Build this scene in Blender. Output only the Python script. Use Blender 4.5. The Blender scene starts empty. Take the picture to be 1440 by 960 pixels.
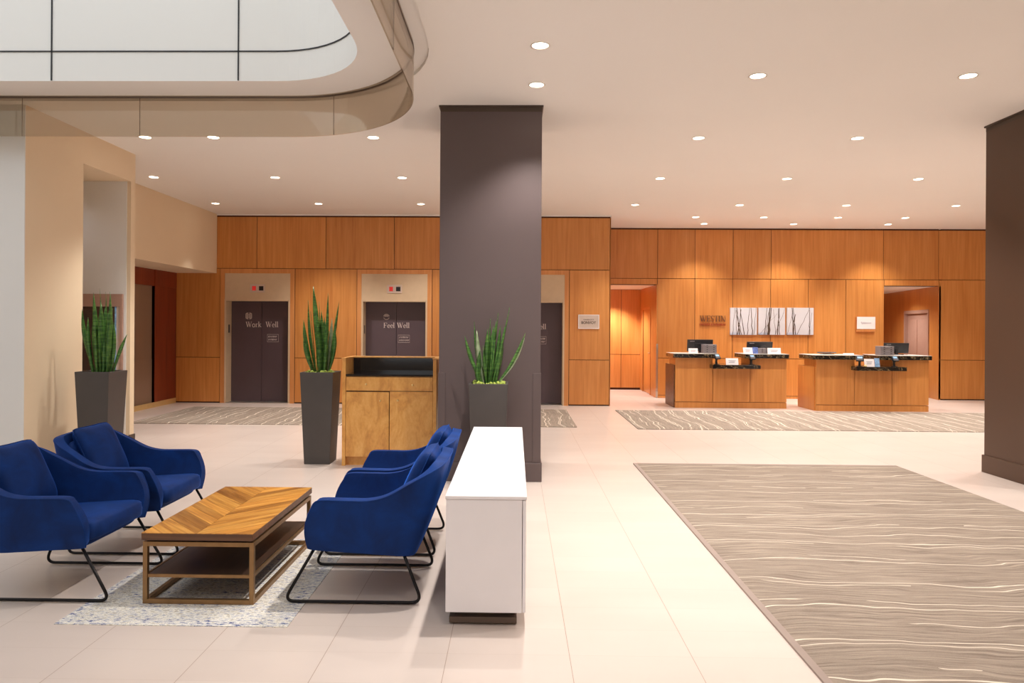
import bpy, bmesh, math, random
from mathutils import Vector, Matrix
random.seed(7)
S = bpy.context.scene
COL = S.collection
# ------------------------------------------------------------------ camera
F = 1000.0; CAMH = 1.6; TH = math.radians(1.0); PH = math.radians(.36); CX, CY = 707.0, 459.9
cd = bpy.data.cameras.new('camera'); cam = bpy.data.objects.new('camera', cd); COL.objects.link(cam)
S.camera = cam
cd.sensor_width = 36; cd.lens = F / 1440 * 36
cd.shift_x = (720 - CX) / 1440; cd.shift_y = -(480 - CY) / 1440
cd.clip_end = 200
r_ = Vector((math.cos(TH), math.sin(TH), 0)); fw_ = Vector((-math.sin(TH), math.cos(TH), 0)); up_ = Vector((0, 0, 1))
Rv = r_ * math.cos(PH) + up_ * math.sin(PH); Uv = -r_ * math.sin(PH) + up_ * math.cos(PH); Bv = -fw_
cam.matrix_world = Matrix(((Rv.x, Uv.x, Bv.x, 0), (Rv.y, Uv.y, Bv.y, 0), (Rv.z, Uv.z, Bv.z, CAMH), (0, 0, 0, 1)))

def ray(x, y):
    u = x - CX; v = y - CY
    a = u * math.cos(PH) + v * math.sin(PH); b = -u * math.sin(PH) + v * math.cos(PH)
    return Vector((-math.sin(TH) * F + math.cos(TH) * a, math.cos(TH) * F + math.sin(TH) * a, -b)) / F
def atY(x, y, Y):
    r = ray(x, y); return Vector((0, 0, CAMH)) + r * (Y / r.y)
def atX(x, y, X):
    r = ray(x, y); return Vector((0, 0, CAMH)) + r * (X / r.x)
def atZ(x, y, Z):
    r = ray(x, y); return Vector((0, 0, CAMH)) + r * ((Z - CAMH) / r.z)
ZC = 3.9

# ------------------------------------------------------------------ materials
def srgb(r, g, b):
    f = lambda c: (c / 255 / 12.92) if c / 255 <= .04045 else ((c / 255 + .055) / 1.055) ** 2.4
    return (f(r), f(g), f(b), 1)
class NM:
    def __init__(s, name):
        s.m = bpy.data.materials.new(name); s.m.use_nodes = True; s.t = s.m.node_tree
        s.b = s.t.nodes['Principled BSDF']; s.out = s.t.nodes['Material Output']
    def n(s, typ, **kw):
        n = s.t.nodes.new(typ)
        for k, v in kw.items():
            if k.startswith('_'): setattr(n, k[1:], v)
            else:
                n.inputs[k.replace('__', ' ')].default_value = v
        return n
    def l(s, a, b): s.t.links.new(a, b)
    def coord(s, scale=(1, 1, 1), obj=False, rot=(0, 0, 0)):
        tc = s.n('ShaderNodeTexCoord'); mp = s.n('ShaderNodeMapping')
        mp.inputs['Scale'].default_value = scale; mp.inputs['Rotation'].default_value = rot
        if obj: s.l(tc.outputs['Object'], mp.inputs[0])
        else:
            g = s.n('ShaderNodeNewGeometry'); s.l(g.outputs['Position'], mp.inputs[0])
        return mp.outputs[0]
    def noise(s, vec, scale, detail=4, rough=.5, dist=0.):
        n = s.n('ShaderNodeTexNoise'); n.inputs['Scale'].default_value = scale; n.inputs['Detail'].default_value = detail
        n.inputs['Roughness'].default_value = rough; n.inputs['Distortion'].default_value = dist
        s.l(vec, n.inputs['Vector']); return n.outputs['Fac']
    def ramp(s, fac, stops, interp='LINEAR'):
        r = s.n('ShaderNodeValToRGB'); r.color_ramp.interpolation = interp
        e = r.color_ramp.elements
        while len(e) < len(stops): e.new(.5)
        for i, (p, c) in enumerate(stops): e[i].position = p; e[i].color = c
        s.l(fac, r.inputs[0]); return r.outputs[0]
    def mix(s, fac, a, b, typ='MIX'):
        m = s.n('ShaderNodeMix', _data_type='RGBA', _blend_type=typ)
        for inp, v in ((m.inputs[0], fac), (m.inputs[6], a), (m.inputs[7], b)):
            if hasattr(v, 'links') or hasattr(v, 'is_linked'): s.l(v, inp)
            else: inp.default_value = v
        return m.outputs[2]
    def math(s, op, a, b=None, c=None, clamp=False):
        m = s.n('ShaderNodeMath', _operation=op, _use_clamp=clamp)
        for i, v in enumerate((a, b, c)):
            if v is None: continue
            if isinstance(v, (int, float)): m.inputs[i].default_value = v
            else: s.l(v, m.inputs[i])
        return m.outputs[0]
    def bump(s, fac, strength=.2, dist=.01):
        b = s.n('ShaderNodeBump'); b.inputs['Strength'].default_value = strength; b.inputs['Distance'].default_value = dist
        s.l(fac, b.inputs['Height']); s.l(b.outputs[0], s.b.inputs['Normal'])
    def base(s, v):
        if isinstance(v, tuple): s.b.inputs['Base Color'].default_value = v
        else: s.l(v, s.b.inputs['Base Color'])
    def set(s, **kw):
        for k, v in kw.items(): s.b.inputs[k.replace('__', ' ')].default_value = v

def plain(name, rgb, rough=.5, metal=0., spec=.5, var=.04, vs=8, coat=0., bump=0.):
    m = NM(name); v = m.coord(obj=True); f = m.noise(v, vs, 3)
    c = srgb(*rgb); lo = tuple(x * (1 - var) for x in c[:3]) + (1,); hi = tuple(min(1, x * (1 + var)) for x in c[:3]) + (1,)
    m.base(m.ramp(f, [(.3, lo), (.7, hi)])); m.set(Roughness=rough, Metallic=metal); m.b.inputs['Specular IOR Level'].default_value = spec
    if coat: m.set(Coat__Weight=coat)
    if bump: m.bump(m.noise(v, 150, 3), bump, .002)
    return m.m
def emis(name, rgb, st):
    m = NM(name); m.base(srgb(*rgb)); m.b.inputs['Emission Color'].default_value = srgb(*rgb); m.set(Emission__Strength=st); return m.m
def wood(name, dark, mid, light, axis='z', rough=.38, island=.25, scale=1., coat=.15):
    m = NM(name)
    sc = {'z': (26, 26, .9), 'x': (.9, 26, 26), 'y': (26, .9, 26)}[axis]
    geo = m.n('ShaderNodeNewGeometry')
    add = m.n('ShaderNodeVectorMath', _operation='ADD')
    comb = m.n('ShaderNodeCombineXYZ')
    k = m.math('MULTIPLY', geo.outputs['Random Per Island'], 37.)
    for i in range(3): m.l(k, comb.inputs[i])
    v0 = m.coord(obj=True)
    m.l(v0, add.inputs[0]); m.l(comb.outputs[0], add.inputs[1])
    mp = m.n('ShaderNodeMapping'); mp.inputs['Scale'].default_value = tuple(a * scale for a in sc); m.l(add.outputs[0], mp.inputs[0])
    f1 = m.noise(mp.outputs[0], 1.0, 5, .6, .4)
    mp2 = m.n('ShaderNodeMapping'); mp2.inputs['Scale'].default_value = tuple(a * scale * (.12 if a > 1 else .5) for a in sc); m.l(add.outputs[0], mp2.inputs[0])
    f2 = m.noise(mp2.outputs[0], 1.0, 3, .5, .8)
    f = m.math('ADD', m.math('MULTIPLY', f1, .6), m.math('MULTIPLY', f2, .4))
    c = m.ramp(f, [(.33, srgb(*dark)), (.5, srgb(*mid)), (.68, srgb(*light))])
    isl = m.math('ADD', m.math('MULTIPLY', geo.outputs['Random Per Island'], island), 1 - island / 2)
    cc = m.n('ShaderNodeVectorMath', _operation='SCALE'); m.l(c, cc.inputs[0]); m.l(isl, cc.inputs['Scale'])
    m.base(cc.outputs[0]); m.set(Roughness=rough, Coat__Weight=coat, Coat__Roughness=.25)
    m.bump(f1, .05, .002)
    return m.m

M = {}
M['ceiling'] = plain('ceiling_paint', (240, 237, 232), .9, var=.01, vs=.6)
M['wallpaint'] = plain('cream_wall_paint', (232, 211, 180), .8, var=.015, vs=1.2)
M['white_paint'] = plain('white_wall_paint', (232, 230, 226), .8, var=.01, vs=1.2)
M['shaft'] = plain('white_shaft_panel', (238, 238, 234), .6, var=.01, vs=.8)
M['wood_wall'] = wood('cherry_veneer_panel', (192, 120, 56), (206, 136, 68), (218, 150, 82), 'z', .36, .14, 1.)
M['wood_red'] = wood('red_mahogany_panel', (110, 38, 18), (128, 48, 24), (146, 60, 30), 'z', .4, .1)
M['wood_gap'] = plain('dark_joint', (70, 34, 14), .8)
M['wood_trim'] = wood('cherry_trim', (198, 126, 66), (212, 142, 80), (222, 156, 94), 'z', .36, .08)
M['stone'] = plain('beige_lacquer_metal', (208, 182, 150), .42, var=.03)
M['lift_door'] = plain('aubergine_lift_door', (84, 68, 74), .42, var=.05, vs=2)
M['pillar'] = plain('taupe_pillar_paint', (92, 78, 77), .45, var=.03, vs=1.5)
M['pillar_brown'] = plain('brown_pillar_paint', (84, 62, 48), .5, var=.03, vs=1.5)
M['black_gap'] = plain('dark_backing', (26, 20, 18), .9)
M['black_base'] = plain('dark_skirting', (74, 60, 50), .5)
M['joint'] = plain('black_panel_joint', (38, 38, 42), .6)
M['lamp'] = emis('lamp_glow', (255, 240, 220), 9.)
M['lamp_ring'] = plain('white_lamp_trim', (245, 240, 232), .4)
M['black_metal'] = plain('black_steel', (28, 24, 24), .38, metal=.6)
M['bronze'] = plain('brushed_bronze', (150, 116, 78), .38, metal=.75, var=.12, vs=14)
M['steel'] = plain('brushed_steel', (200, 196, 190), .3, metal=.9)
M['dark_steel'] = plain('dark_brushed_steel', (110, 96, 86), .3, metal=.8)
M['white_lacquer'] = plain('white_lacquer', (240, 236, 238), .32, var=.01)
M['planter'] = plain('charcoal_planter', (75, 69, 66), .5, var=.05, vs=5)
M['soil'] = plain('potting_soil', (60, 46, 34), .95, var=.3, vs=60, bump=.5)
M['moss'] = plain('green_moss', (150, 165, 70), .9, var=.4, vs=50, bump=.6)
M['pale_layer'] = plain('pale_counter_layer', (236, 228, 220), .2)
M['black'] = plain('black_plastic', (26, 25, 28), .35)
M['black_gloss'] = plain('black_gloss_glass', (20, 18, 22), .08, var=.02)
M['grey_plastic'] = plain('grey_plastic', (128, 120, 122), .5)
M['card'] = plain('white_card', (246, 240, 240), .6, var=.01)
M['print'] = plain('grey_print', (150, 146, 160), .7)
M['ink'] = plain('dark_ink', (80, 62, 50), .6)
M['white_ink'] = plain('pale_vinyl_lettering', (222, 206, 200), .6)
M['copper_ink'] = plain('brown_metal_letter', (134, 92, 66), .4, metal=.4)
M['red_ink'] = plain('rust_letter', (176, 84, 44), .5)
M['blue_print'] = plain('blue_brochure', (92, 110, 170), .5, var=.5, vs=40)
M['skyblue'] = plain('light_blue_card', (140, 180, 220), .5, var=.3, vs=30)
M['brass'] = plain('polished_brass', (236, 204, 140), .3, metal=.5)
M['canvas'] = None
M['mirror_pink'] = plain('pinkish_door_frame', (176, 140, 124), .4)
M['dark_glass'] = plain('dark_door_panel', (74, 56, 48), .2)
M['pale_pink'] = plain('pale_panel', (206, 186, 172), .5)
M['taupe_door'] = plain('taupe_door', (146, 118, 98), .5, var=.03, vs=1.)
M['red_led'] = emis('red_indicator_light', (170, 34, 30), .5)

def m_burl():
    m = NM('maple_veneer'); v = m.coord((3, 3, 1.6), obj=True)
    f = m.noise(v, 1.8, 6, .6, 1.6); g = m.noise(v, 14, 4, .6)
    f = m.math('ADD', m.math('MULTIPLY', f, .75), m.math('MULTIPLY', g, .25))
    m.base(m.ramp(f, [(.32, srgb(200, 136, 64)), (.5, srgb(226, 164, 84)), (.66, srgb(238, 184, 106))]))
    m.set(Roughness=.4, Coat__Weight=.2); return m.m
M['maple'] = m_burl()

def m_floor():
    m = NM('porcelain_floor_tile'); g = m.n('ShaderNodeNewGeometry'); sp = m.n('ShaderNodeSeparateXYZ'); m.l(g.outputs['Position'], sp.inputs[0])
    def grid(o, off, size, w):
        a = m.math('DIVIDE', m.math('SUBTRACT', o, off), size)
        fr = m.math('FRACT', a); d = m.math('MINIMUM', fr, m.math('SUBTRACT', 1., fr))
        return m.math('LESS_THAN', m.math('MULTIPLY', d, size), w), m.math('FLOOR', a)
    lx, ix = grid(sp.outputs[0], .275, .597, .0016); ly, iy = grid(sp.outputs[1], 3.48, .3, .0014)
    line = m.math('MAXIMUM', lx, m.math('MULTIPLY', ly, .25))
    cb = m.n('ShaderNodeCombineXYZ'); m.l(ix, cb.inputs[0]); m.l(iy, cb.inputs[1])
    wn = m.n('ShaderNodeTexWhiteNoise'); m.l(cb.outputs[0], wn.inputs[0])
    mp = m.coord((.7, 2.2, 1)); f = m.noise(mp, 1.3, 4, .5, .2)
    f = m.math('ADD', m.math('MULTIPLY', f, .8), m.math('MULTIPLY', wn.outputs[0], .2))
    c = m.ramp(f, [(.3, srgb(208, 192, 182)), (.7, srgb(214, 199, 189))])
    m.base(m.mix(line, c, srgb(166, 140, 124))); m.set(Roughness=.3); m.b.inputs['Specular IOR Level'].default_value = .5
    return m.m
M['floor'] = m_floor()

def m_carpet(name, along='x', dark=(116, 102, 92), light=(164, 149, 134), freq=3.4, dens=1.):
    m = NM(name); g = m.n('ShaderNodeNewGeometry'); sp = m.n('ShaderNodeSeparateXYZ'); m.l(g.outputs['Position'], sp.inputs[0])
    a, b = (sp.outputs[0], sp.outputs[1]) if along == 'x' else (sp.outputs[1], sp.outputs[0])
    cb = m.n('ShaderNodeCombineXYZ'); m.l(m.math('MULTIPLY', a, .55), cb.inputs[0]); m.l(m.math('MULTIPLY', b, .9), cb.inputs[1])
    wv = m.noise(cb.outputs[0], 1.6, 3, .5)
    b2 = m.math('ADD', b, m.math('MULTIPLY', wv, .42))
    # fine streaks
    cs = m.n('ShaderNodeCombineXYZ'); m.l(m.math('MULTIPLY', a, 1.2), cs.inputs[0]); m.l(m.math('MULTIPLY', b2, 32.), cs.inputs[1])
    st = m.noise(cs.outputs[0], 1.6, 6, .7)
    pile = m.noise(m.coord((1, 1, 1)), 420, 2)
    st = m.math('ADD', m.math('MULTIPLY', st, .8), m.math('MULTIPLY', pile, .2))
    c = m.ramp(st, [(.38, srgb(*dark)), (.62, srgb(*light))])
    # bright wavy lines, irregular spacing, broken in places
    def lines(fr, off, w):
        t = m.math('FRACT', m.math('ADD', m.math('MULTIPLY', b2, fr), off))
        d = m.math('ABSOLUTE', m.math('SUBTRACT', t, .5))
        return m.math('LESS_THAN', d, w * fr)
    l1 = lines(freq * .71, .13, .0045 * dens); l2 = lines(freq * 1.07, .57, .0035 * dens)
    cn = m.n('ShaderNodeCombineXYZ'); m.l(m.math('MULTIPLY', a, .8), cn.inputs[0]); m.l(m.math('MULTIPLY', b2, 5.), cn.inputs[1])
    br = m.math('GREATER_THAN', m.noise(cn.outputs[0], 1., 2), .47)
    l = m.math('MAXIMUM', l1, m.math('MULTIPLY', l2, br))
    m.base(m.mix(m.math('MULTIPLY', l, .85), c, srgb(226, 212, 194)))
    m.set(Roughness=.95); m.b.inputs['Specular IOR Level'].default_value = .1
    m.bump(pile, .4, .004); return m.m
M['carpet'] = m_carpet('striped_taupe_carpet', 'x')
M['carpet_far'] = m_carpet('veined_taupe_carpet', 'y', (128, 115, 104), (168, 153, 138), 4.6, 1.8)
M['carpet_edge'] = plain('carpet_edge_trim', (150, 132, 122), .7)

def m_rug():
    m = NM('distressed_blue_rug'); v = m.coord((1, 1, 1)); f1 = m.noise(m.coord((1, 2.4, 1)), 24, 6, .7); f2 = m.noise(v, 5, 4, .6)
    sp = m.n('ShaderNodeSeparateXYZ'); m.l(v, sp.inputs[0])
    # bluer near the edges of the rug
    ex = m.math('MULTIPLY', m.math('ABSOLUTE', m.math('SUBTRACT', sp.outputs[0], -1.83)), 1.6)
    ey = m.math('MULTIPLY', m.math('ABSOLUTE', m.math('SUBTRACT', sp.outputs[1], 4.52)), 1.27)
    e = m.math('MAXIMUM', ex, ey)
    e = m.ramp(e, [(.0, (0, 0, 0, 1)), (.84, (.06, .06, .06, 1)), (.92, (.6, .6, .6, 1)), (1, (.2, .2, .2, 1))])
    f = m.math('ADD', m.math('ADD', m.math('MULTIPLY', m.math('SUBTRACT', f1, .5), 2.6), m.math('MULTIPLY', f2, .5)), m.math('MULTIPLY_ADD', e, .22, .10))
    c = m.ramp(f, [(.10, srgb(168, 158, 144)), (.26, srgb(232, 225, 212)), (.40, srgb(240, 234, 222)), (.47, srgb(140, 142, 156)), (.54, srgb(222, 217, 212)), (.74, srgb(48, 66, 124))])
    m.base(c); m.set(Roughness=.95); m.bump(m.noise(v, 300, 2), .4, .004); return m.m
M['rug'] = m_rug()

def m_velvet():
    m = NM('royal_blue_velvet'); v = m.coord(obj=True); f = m.noise(v, 5, 5, .6, .5)
    m.base(m.ramp(f, [(.3, srgb(1, 33, 84)), (.7, srgb(2, 53, 124))])); m.set(Roughness=.72)
    m.b.inputs['Specular IOR Level'].default_value = .25
    m.set(Sheen__Weight=.75, Sheen__Roughness=.28); m.b.inputs['Sheen Tint'].default_value = srgb(50, 120, 240)
    m.bump(m.noise(v, 60, 4), .08, .004); return m.m
M['velvet'] = m_velvet()

def m_glass():
    m = NM('bronze_tinted_glass'); t = m.t
    tr = m.n('ShaderNodeBsdfTransparent'); tr.inputs[0].default_value = (.80, .755, .68, 1)
    gl = m.n('ShaderNodeBsdfGlossy'); gl.inputs['Roughness'].default_value = .02; gl.inputs[0].default_value = (.95, .9, .85, 1)
    fr = m.n('ShaderNodeFresnel'); fr.inputs[0].default_value = 1.5
    mx = m.n('ShaderNodeMixShader'); m.l(m.math('MINIMUM', m.math('MULTIPLY', fr.outputs[0], 1.), .5), mx.inputs[0]); m.l(tr.outputs[0], mx.inputs[1]); m.l(gl.outputs[0], mx.inputs[2])
    m.l(mx.outputs[0], m.out.inputs[0]); t.nodes.remove(m.b); return m.m
M['glass'] = m_glass()

def m_marble():
    m = NM('black_gold_marble'); v = m.coord((1, 1, 1), obj=True); n = m.noise(v, 5, 5, .6, 2.)
    d = m.math('ABSOLUTE', m.math('SUBTRACT', n, .5))
    m.base(m.ramp(d, [(.0, srgb(210, 190, 150)), (.006, srgb(120, 96, 64)), (.014, srgb(34, 28, 24)), (.2, srgb(20, 18, 18))])); m.set(Roughness=.12)
    return m.m
M['marble'] = m_marble()

def m_leaf():
    m = NM('snake_plant_leaf'); v = m.coord((3, 3, 22), obj=True); f = m.noise(v, 2, 4, .6, .6)
    m.base(m.ramp(f, [(.32, srgb(44, 78, 34)), (.5, srgb(66, 110, 46)), (.68, srgb(104, 146, 66))])); m.set(Roughness=.4); return m.m
M['leaf'] = m_leaf()
M['leaf_pale'] = plain('pale_leaf', (150, 165, 130), .3, var=.3, vs=20)

def m_canvas():
    m = NM('winter_sky_canvas'); v = m.coord((1, 1, 1), obj=True)
    sp = m.n('ShaderNodeSeparateXYZ'); m.l(v, sp.inputs[0]); n = m.noise(v, 6, 5, .6)
    a = m.math('ADD', sp.outputs[2], m.math('MULTIPLY', n, .25))
    m.base(m.ramp(a, [(.0, srgb(198, 204, 214)), (.12, srgb(170, 184, 204)), (.17, srgb(206, 206, 212)), (.4, srgb(216, 216, 222))]))
    m.set(Roughness=.7); return m.m
M['canvas'] = m_canvas()

def m_table():
    m = NM('chevron_acacia_plank'); geo = m.n('ShaderNodeNewGeometry')
    uv = m.n('ShaderNodeUVMap'); mp = m.n('ShaderNodeMapping'); mp.inputs['Scale'].default_value = (1.5, 26, 1); m.l(uv.outputs[0], mp.inputs[0])
    k = m.n('ShaderNodeCombineXYZ'); m.l(m.math('MULTIPLY', geo.outputs['Random Per Island'], 9.), k.inputs[0]); m.l(m.math('MULTIPLY', geo.outputs['Random Per Island'], 57.), k.inputs[1])
    ad = m.n('ShaderNodeVectorMath', _operation='ADD'); m.l(mp.outputs[0], ad.inputs[0]); m.l(k.outputs[0], ad.inputs[1])
    f = m.noise(ad.outputs[0], 1.3, 5, .6, .8)
    c1 = m.ramp(f, [(.3, srgb(150, 92, 34)), (.5, srgb(200, 138, 58)), (.7, srgb(226, 170, 86))])
    isl = m.ramp(geo.outputs['Random Per Island'], [(0, (.5, .44, .38, 1)), (.18, (.72, .66, .6, 1)), (.25, (.95, .95, .95, 1)), (1, (1.15, 1.1, 1.05, 1))])
    m.base(m.mix(1., c1, isl, 'MULTIPLY')); m.set(Roughness=.3, Coat__Weight=.25); return m.m
M['plank'] = m_table()
M['wood_dark'] = wood('dark_walnut_edge', (76, 46, 26), (100, 64, 38), (126, 84, 50), 'x', .45, .1)
M['shelf_wood'] = wood('smoked_wood_shelf', (48, 32, 22), (62, 42, 30), (78, 54, 38), 'y', .4, .1)

# ------------------------------------------------------------------ mesh helpers
def box(bm, x0, x1, y0, y1, z0, z1, mi=0):
    vs = [bm.verts.new(p) for p in ((x0, y0, z0), (x1, y0, z0), (x1, y1, z0), (x0, y1, z0), (x0, y0, z1), (x1, y0, z1), (x1, y1, z1), (x0, y1, z1))]
    for f in ((0, 3, 2, 1), (4, 5, 6, 7), (0, 1, 5, 4), (1, 2, 6, 5), (2, 3, 7, 6), (3, 0, 4, 7)):
        fc = bm.faces.new([vs[i] for i in f]); fc.material_index = mi
    return vs
def prism(bm, pts, z0, z1):
    a = [bm.verts.new((p[0], p[1], z0)) for p in pts]; b = [bm.verts.new((p[0], p[1], z1)) for p in pts]; n = len(pts)
    bm.faces.new(a[::-1]); bm.faces.new(b)
    for i in range(n): bm.faces.new((a[i], a[(i + 1) % n], b[(i + 1) % n], b[i]))
def ring_tube(bm, pts, r, seg=10, closed=False, cap=True):
    pts = [Vector(p) for p in pts]; n = len(pts); rings = []; nrm = None
    for i in range(n):
        if closed: t = pts[(i + 1) % n] - pts[i - 1]
        else: t = pts[min(i + 1, n - 1)] - pts[max(i - 1, 0)]
        t.normalize()
        if nrm is None:
            nrm = t.orthogonal().normalized()
        else:
            nrm = (nrm - t * nrm.dot(t)).normalized()
        bi = t.cross(nrm); rr = r[i] if isinstance(r, list) else r
        rings.append([bm.verts.new(pts[i] + nrm * math.cos(2 * math.pi * k / seg) * rr + bi * math.sin(2 * math.pi * k / seg) * rr) for k in range(seg)])
    for i in range(n if closed else n - 1):
        a, b = rings[i], rings[(i + 1) % n]
        for k in range(seg): bm.faces.new((a[k], a[(k + 1) % seg], b[(k + 1) % seg], b[k]))
    if cap and not closed: bm.faces.new(rings[0][::-1]); bm.faces.new(rings[-1])
def fillet(pts, rad, n=6):
    pts = [Vector(p) for p in pts]; out = [pts[0]]
    for i in range(1, len(pts) - 1):
        p = pts[i]; a = (pts[i - 1] - p); b = (pts[i + 1] - p)
        r = min(rad, a.length * .45, b.length * .45); a.normalize(); b.normalize()
        s = p + a * r; e = p + b * r
        for k in range(n + 1):
            t = k / n; out.append(s * (1 - t) ** 2 + p * 2 * t * (1 - t) + e * t * t)
    out.append(pts[-1]); return out
def cyl(bm, c, r, h, axis='z', seg=24, r2=None):
    r2 = r if r2 is None else r2; c = Vector(c)
    ax = {'x': Vector((1, 0, 0)), 'y': Vector((0, 1, 0)), 'z': Vector((0, 0, 1))}[axis]
    u = ax.orthogonal().normalized(); v = ax.cross(u)
    a = [bm.verts.new(c + (u * math.cos(2 * math.pi * k / seg) + v * math.sin(2 * math.pi * k / seg)) * r) for k in range(seg)]
    b = [bm.verts.new(c + ax * h + (u * math.cos(2 * math.pi * k / seg) + v * math.sin(2 * math.pi * k / seg)) * r2) for k in range(seg)]
    bm.faces.new(a[::-1]); bm.faces.new(b)
    for k in range(seg): bm.faces.new((a[k], a[(k + 1) % seg], b[(k + 1) % seg], b[k]))
def obj(name, bm, mat, parent=None, bevel=0, smooth=False, world=False, subsurf=0, solid=0):
    """link bm as one mesh object; world=True: verts are in world coordinates and get shifted into the parent's frame"""
    if isinstance(bm, bpy.types.Mesh): me = bm; me.name = name
    else:
        if world and parent:
            mi = full_matrix(parent).inverted(); bmesh.ops.transform(bm, matrix=mi, verts=bm.verts)
        bmesh.ops.recalc_face_normals(bm, faces=bm.faces)
        me = bpy.data.meshes.new(name); bm.to_mesh(me); bm.free()
    for m in (mat if isinstance(mat, (list, tuple)) else [mat]): me.materials.append(m)
    if smooth:
        for p in me.polygons: p.use_smooth = True
    o = bpy.data.objects.new(name, me); COL.objects.link(o)
    if parent: o.parent = parent
    if solid:
        md = o.modifiers.new('solid', 'SOLIDIFY'); md.thickness = solid; md.offset = -1
    if bevel:
        md = o.modifiers.new('bevel', 'BEVEL'); md.width = bevel; md.segments = 2; md.limit_method = 'ANGLE'; md.angle_limit = math.radians(35)
    if subsurf:
        md = o.modifiers.new('sub', 'SUBSURF'); md.levels = subsurf; md.render_levels = subsurf
    return o
def full_matrix(o):
    m = Matrix.LocRotScale(o.location, o.rotation_euler, o.scale)
    return full_matrix(o.parent) @ m if o.parent else m
def nb(): return bmesh.new()
def bx(*a):
    bm = nb(); box(bm, *a); return bm
def tag(o, label, cat, group=None):
    o['label'] = label; o['category'] = cat
    if group: o['group'] = group
    return o
def thing(name, label, cat, loc=(0, 0, 0), rz=0, group=None):
    o = bpy.data.objects.new(name, None); COL.objects.link(o); o.empty_display_size = .1
    o.location = loc; o.rotation_euler = (0, 0, rz); return tag(o, label, cat, group)
def struct(name, bm, mat, **kw):
    o = obj(name, bm, mat, **kw); o['kind'] = 'structure'; return o
def sempty(name, loc=(0, 0, 0)):
    o = bpy.data.objects.new(name, None); COL.objects.link(o); o.location = loc; o['kind'] = 'structure'; return o
def text_mesh(s, size, depth=.002, bold=0., align='LEFT', space=1., shear=0.):
    c = bpy.data.curves.new('t', 'FONT'); c.body = s; c.size = size; c.extrude = depth; c.offset = bold; c.align_x = align; c.space_character = space; c.shear = shear
    c.resolution_u = 3
    o = bpy.data.objects.new('t', c); COL.objects.link(o); bpy.context.view_layer.update()
    me = bpy.data.meshes.new_from_object(o.evaluated_get(bpy.context.evaluated_depsgraph_get()))
    bm = nb(); bm.from_mesh(me); bmesh.ops.rotate(bm, cent=(0, 0, 0), matrix=Matrix.Rotation(math.pi / 2, 3, 'X'), verts=bm.verts)
    bpy.data.objects.remove(o); bpy.data.curves.remove(c); bpy.data.meshes.remove(me)
    return bm
def _arc(cx, cy, rx, ry, a0, a1, n=14):
    return [(cx + rx * math.cos(math.radians(a0 + (a1 - a0) * k / n)), cy + ry * math.sin(math.radians(a0 + (a1 - a0) * k / n))) for k in range(n + 1)]
SERIF = {   # advance, strokes: (points, thickness)
 'W': (1.16, [([(.10, 1), (.36, .02)], .13), ([(.36, .0), (.56, .9)], .05), ([(.50, 1), (.78, .02)], .13), ([(.78, .0), (1.02, 1)], .05), ([(-.02, .98), (.26, .98)], .045), ([(.38, .98), (.66, .98)], .045), ([(.90, .98), (1.12, .98)], .045)]),
 'F': (.70, [([(.14, 0), (.14, 1)], .13), ([(.02, .98), (.62, .98)], .05), ([(.61, 1), (.61, .76)], .05), ([(.14, .52), (.46, .52)], .05), ([(.46, .64), (.46, .40)], .045), ([(.0, .02), (.30, .02)], .045)]),
 'E': (.72, [([(.14, 0), (.14, 1)], .13), ([(.02, .98), (.60, .98)], .05), ([(.60, 1), (.60, .78)], .05), ([(.14, .52), (.46, .52)], .05), ([(.46, .64), (.46, .40)], .045), ([(.0, .02), (.64, .02)], .05), ([(.64, 0), (.64, .24)], .05)]),
 'S': (.62, [(_arc(.29, .74, .21, .24, 30, 240), .07), ([(.20, .54), (.40, .42)], .12), (_arc(.29, .25, .23, .25, 45, -150), .07)]),
 'T': (.74, [([(.36, 0), (.36, 1)], .13), ([(.04, .98), (.68, .98)], .05), ([(.04, 1), (.04, .76)], .045), ([(.68, 1), (.68, .76)], .045), ([(.22, .02), (.50, .02)], .045)]),
 'I': (.34, [([(.15, 0), (.15, 1)], .13), ([(.01, .98), (.29, .98)], .045), ([(.01, .02), (.29, .02)], .045)]),
 'N': (.92, [([(.14, 0), (.14, 1)], .05), ([(.14, 1), (.72, .0)], .13), ([(.74, 0), (.74, 1)], .05), ([(.0, .98), (.2, .98)], .045), ([(.60, .98), (.86, .98)], .045), ([(.02, .02), (.26, .02)], .045)]),
 'o': (.62, [(_arc(.28, .31, .23, .31, 90, 270), .11), (_arc(.28, .31, .23, .31, -90, 90), .11)]),
 'e': (.56, [(_arc(.28, .31, .22, .30, 0, 310), .09), ([(.08, .34), (.49, .34)], .05)]),
 'r': (.46, [([(.13, 0), (.13, .64)], .12), (_arc(.32, .40, .19, .22, 180, 60, 8), .07), ([(.0, .02), (.28, .02)], .045), ([(.0, .62), (.14, .62)], .045)]),
 'k': (.66, [([(.13, 0), (.13, 1.04)], .12), ([(.13, .28), (.46, .62)], .05), ([(.24, .38), (.52, .0)], .12), ([(.0, .02), (.26, .02)], .045), ([(.42, .02), (.64, .02)], .045), ([(.34, .62), (.58, .62)], .045), ([(.0, 1.02), (.14, 1.02)], .045)]),
 'l': (.32, [([(.13, 0), (.13, 1.04)], .12), ([(.0, .02), (.28, .02)], .045), ([(.0, 1.02), (.14, 1.02)], .045)])}
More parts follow.
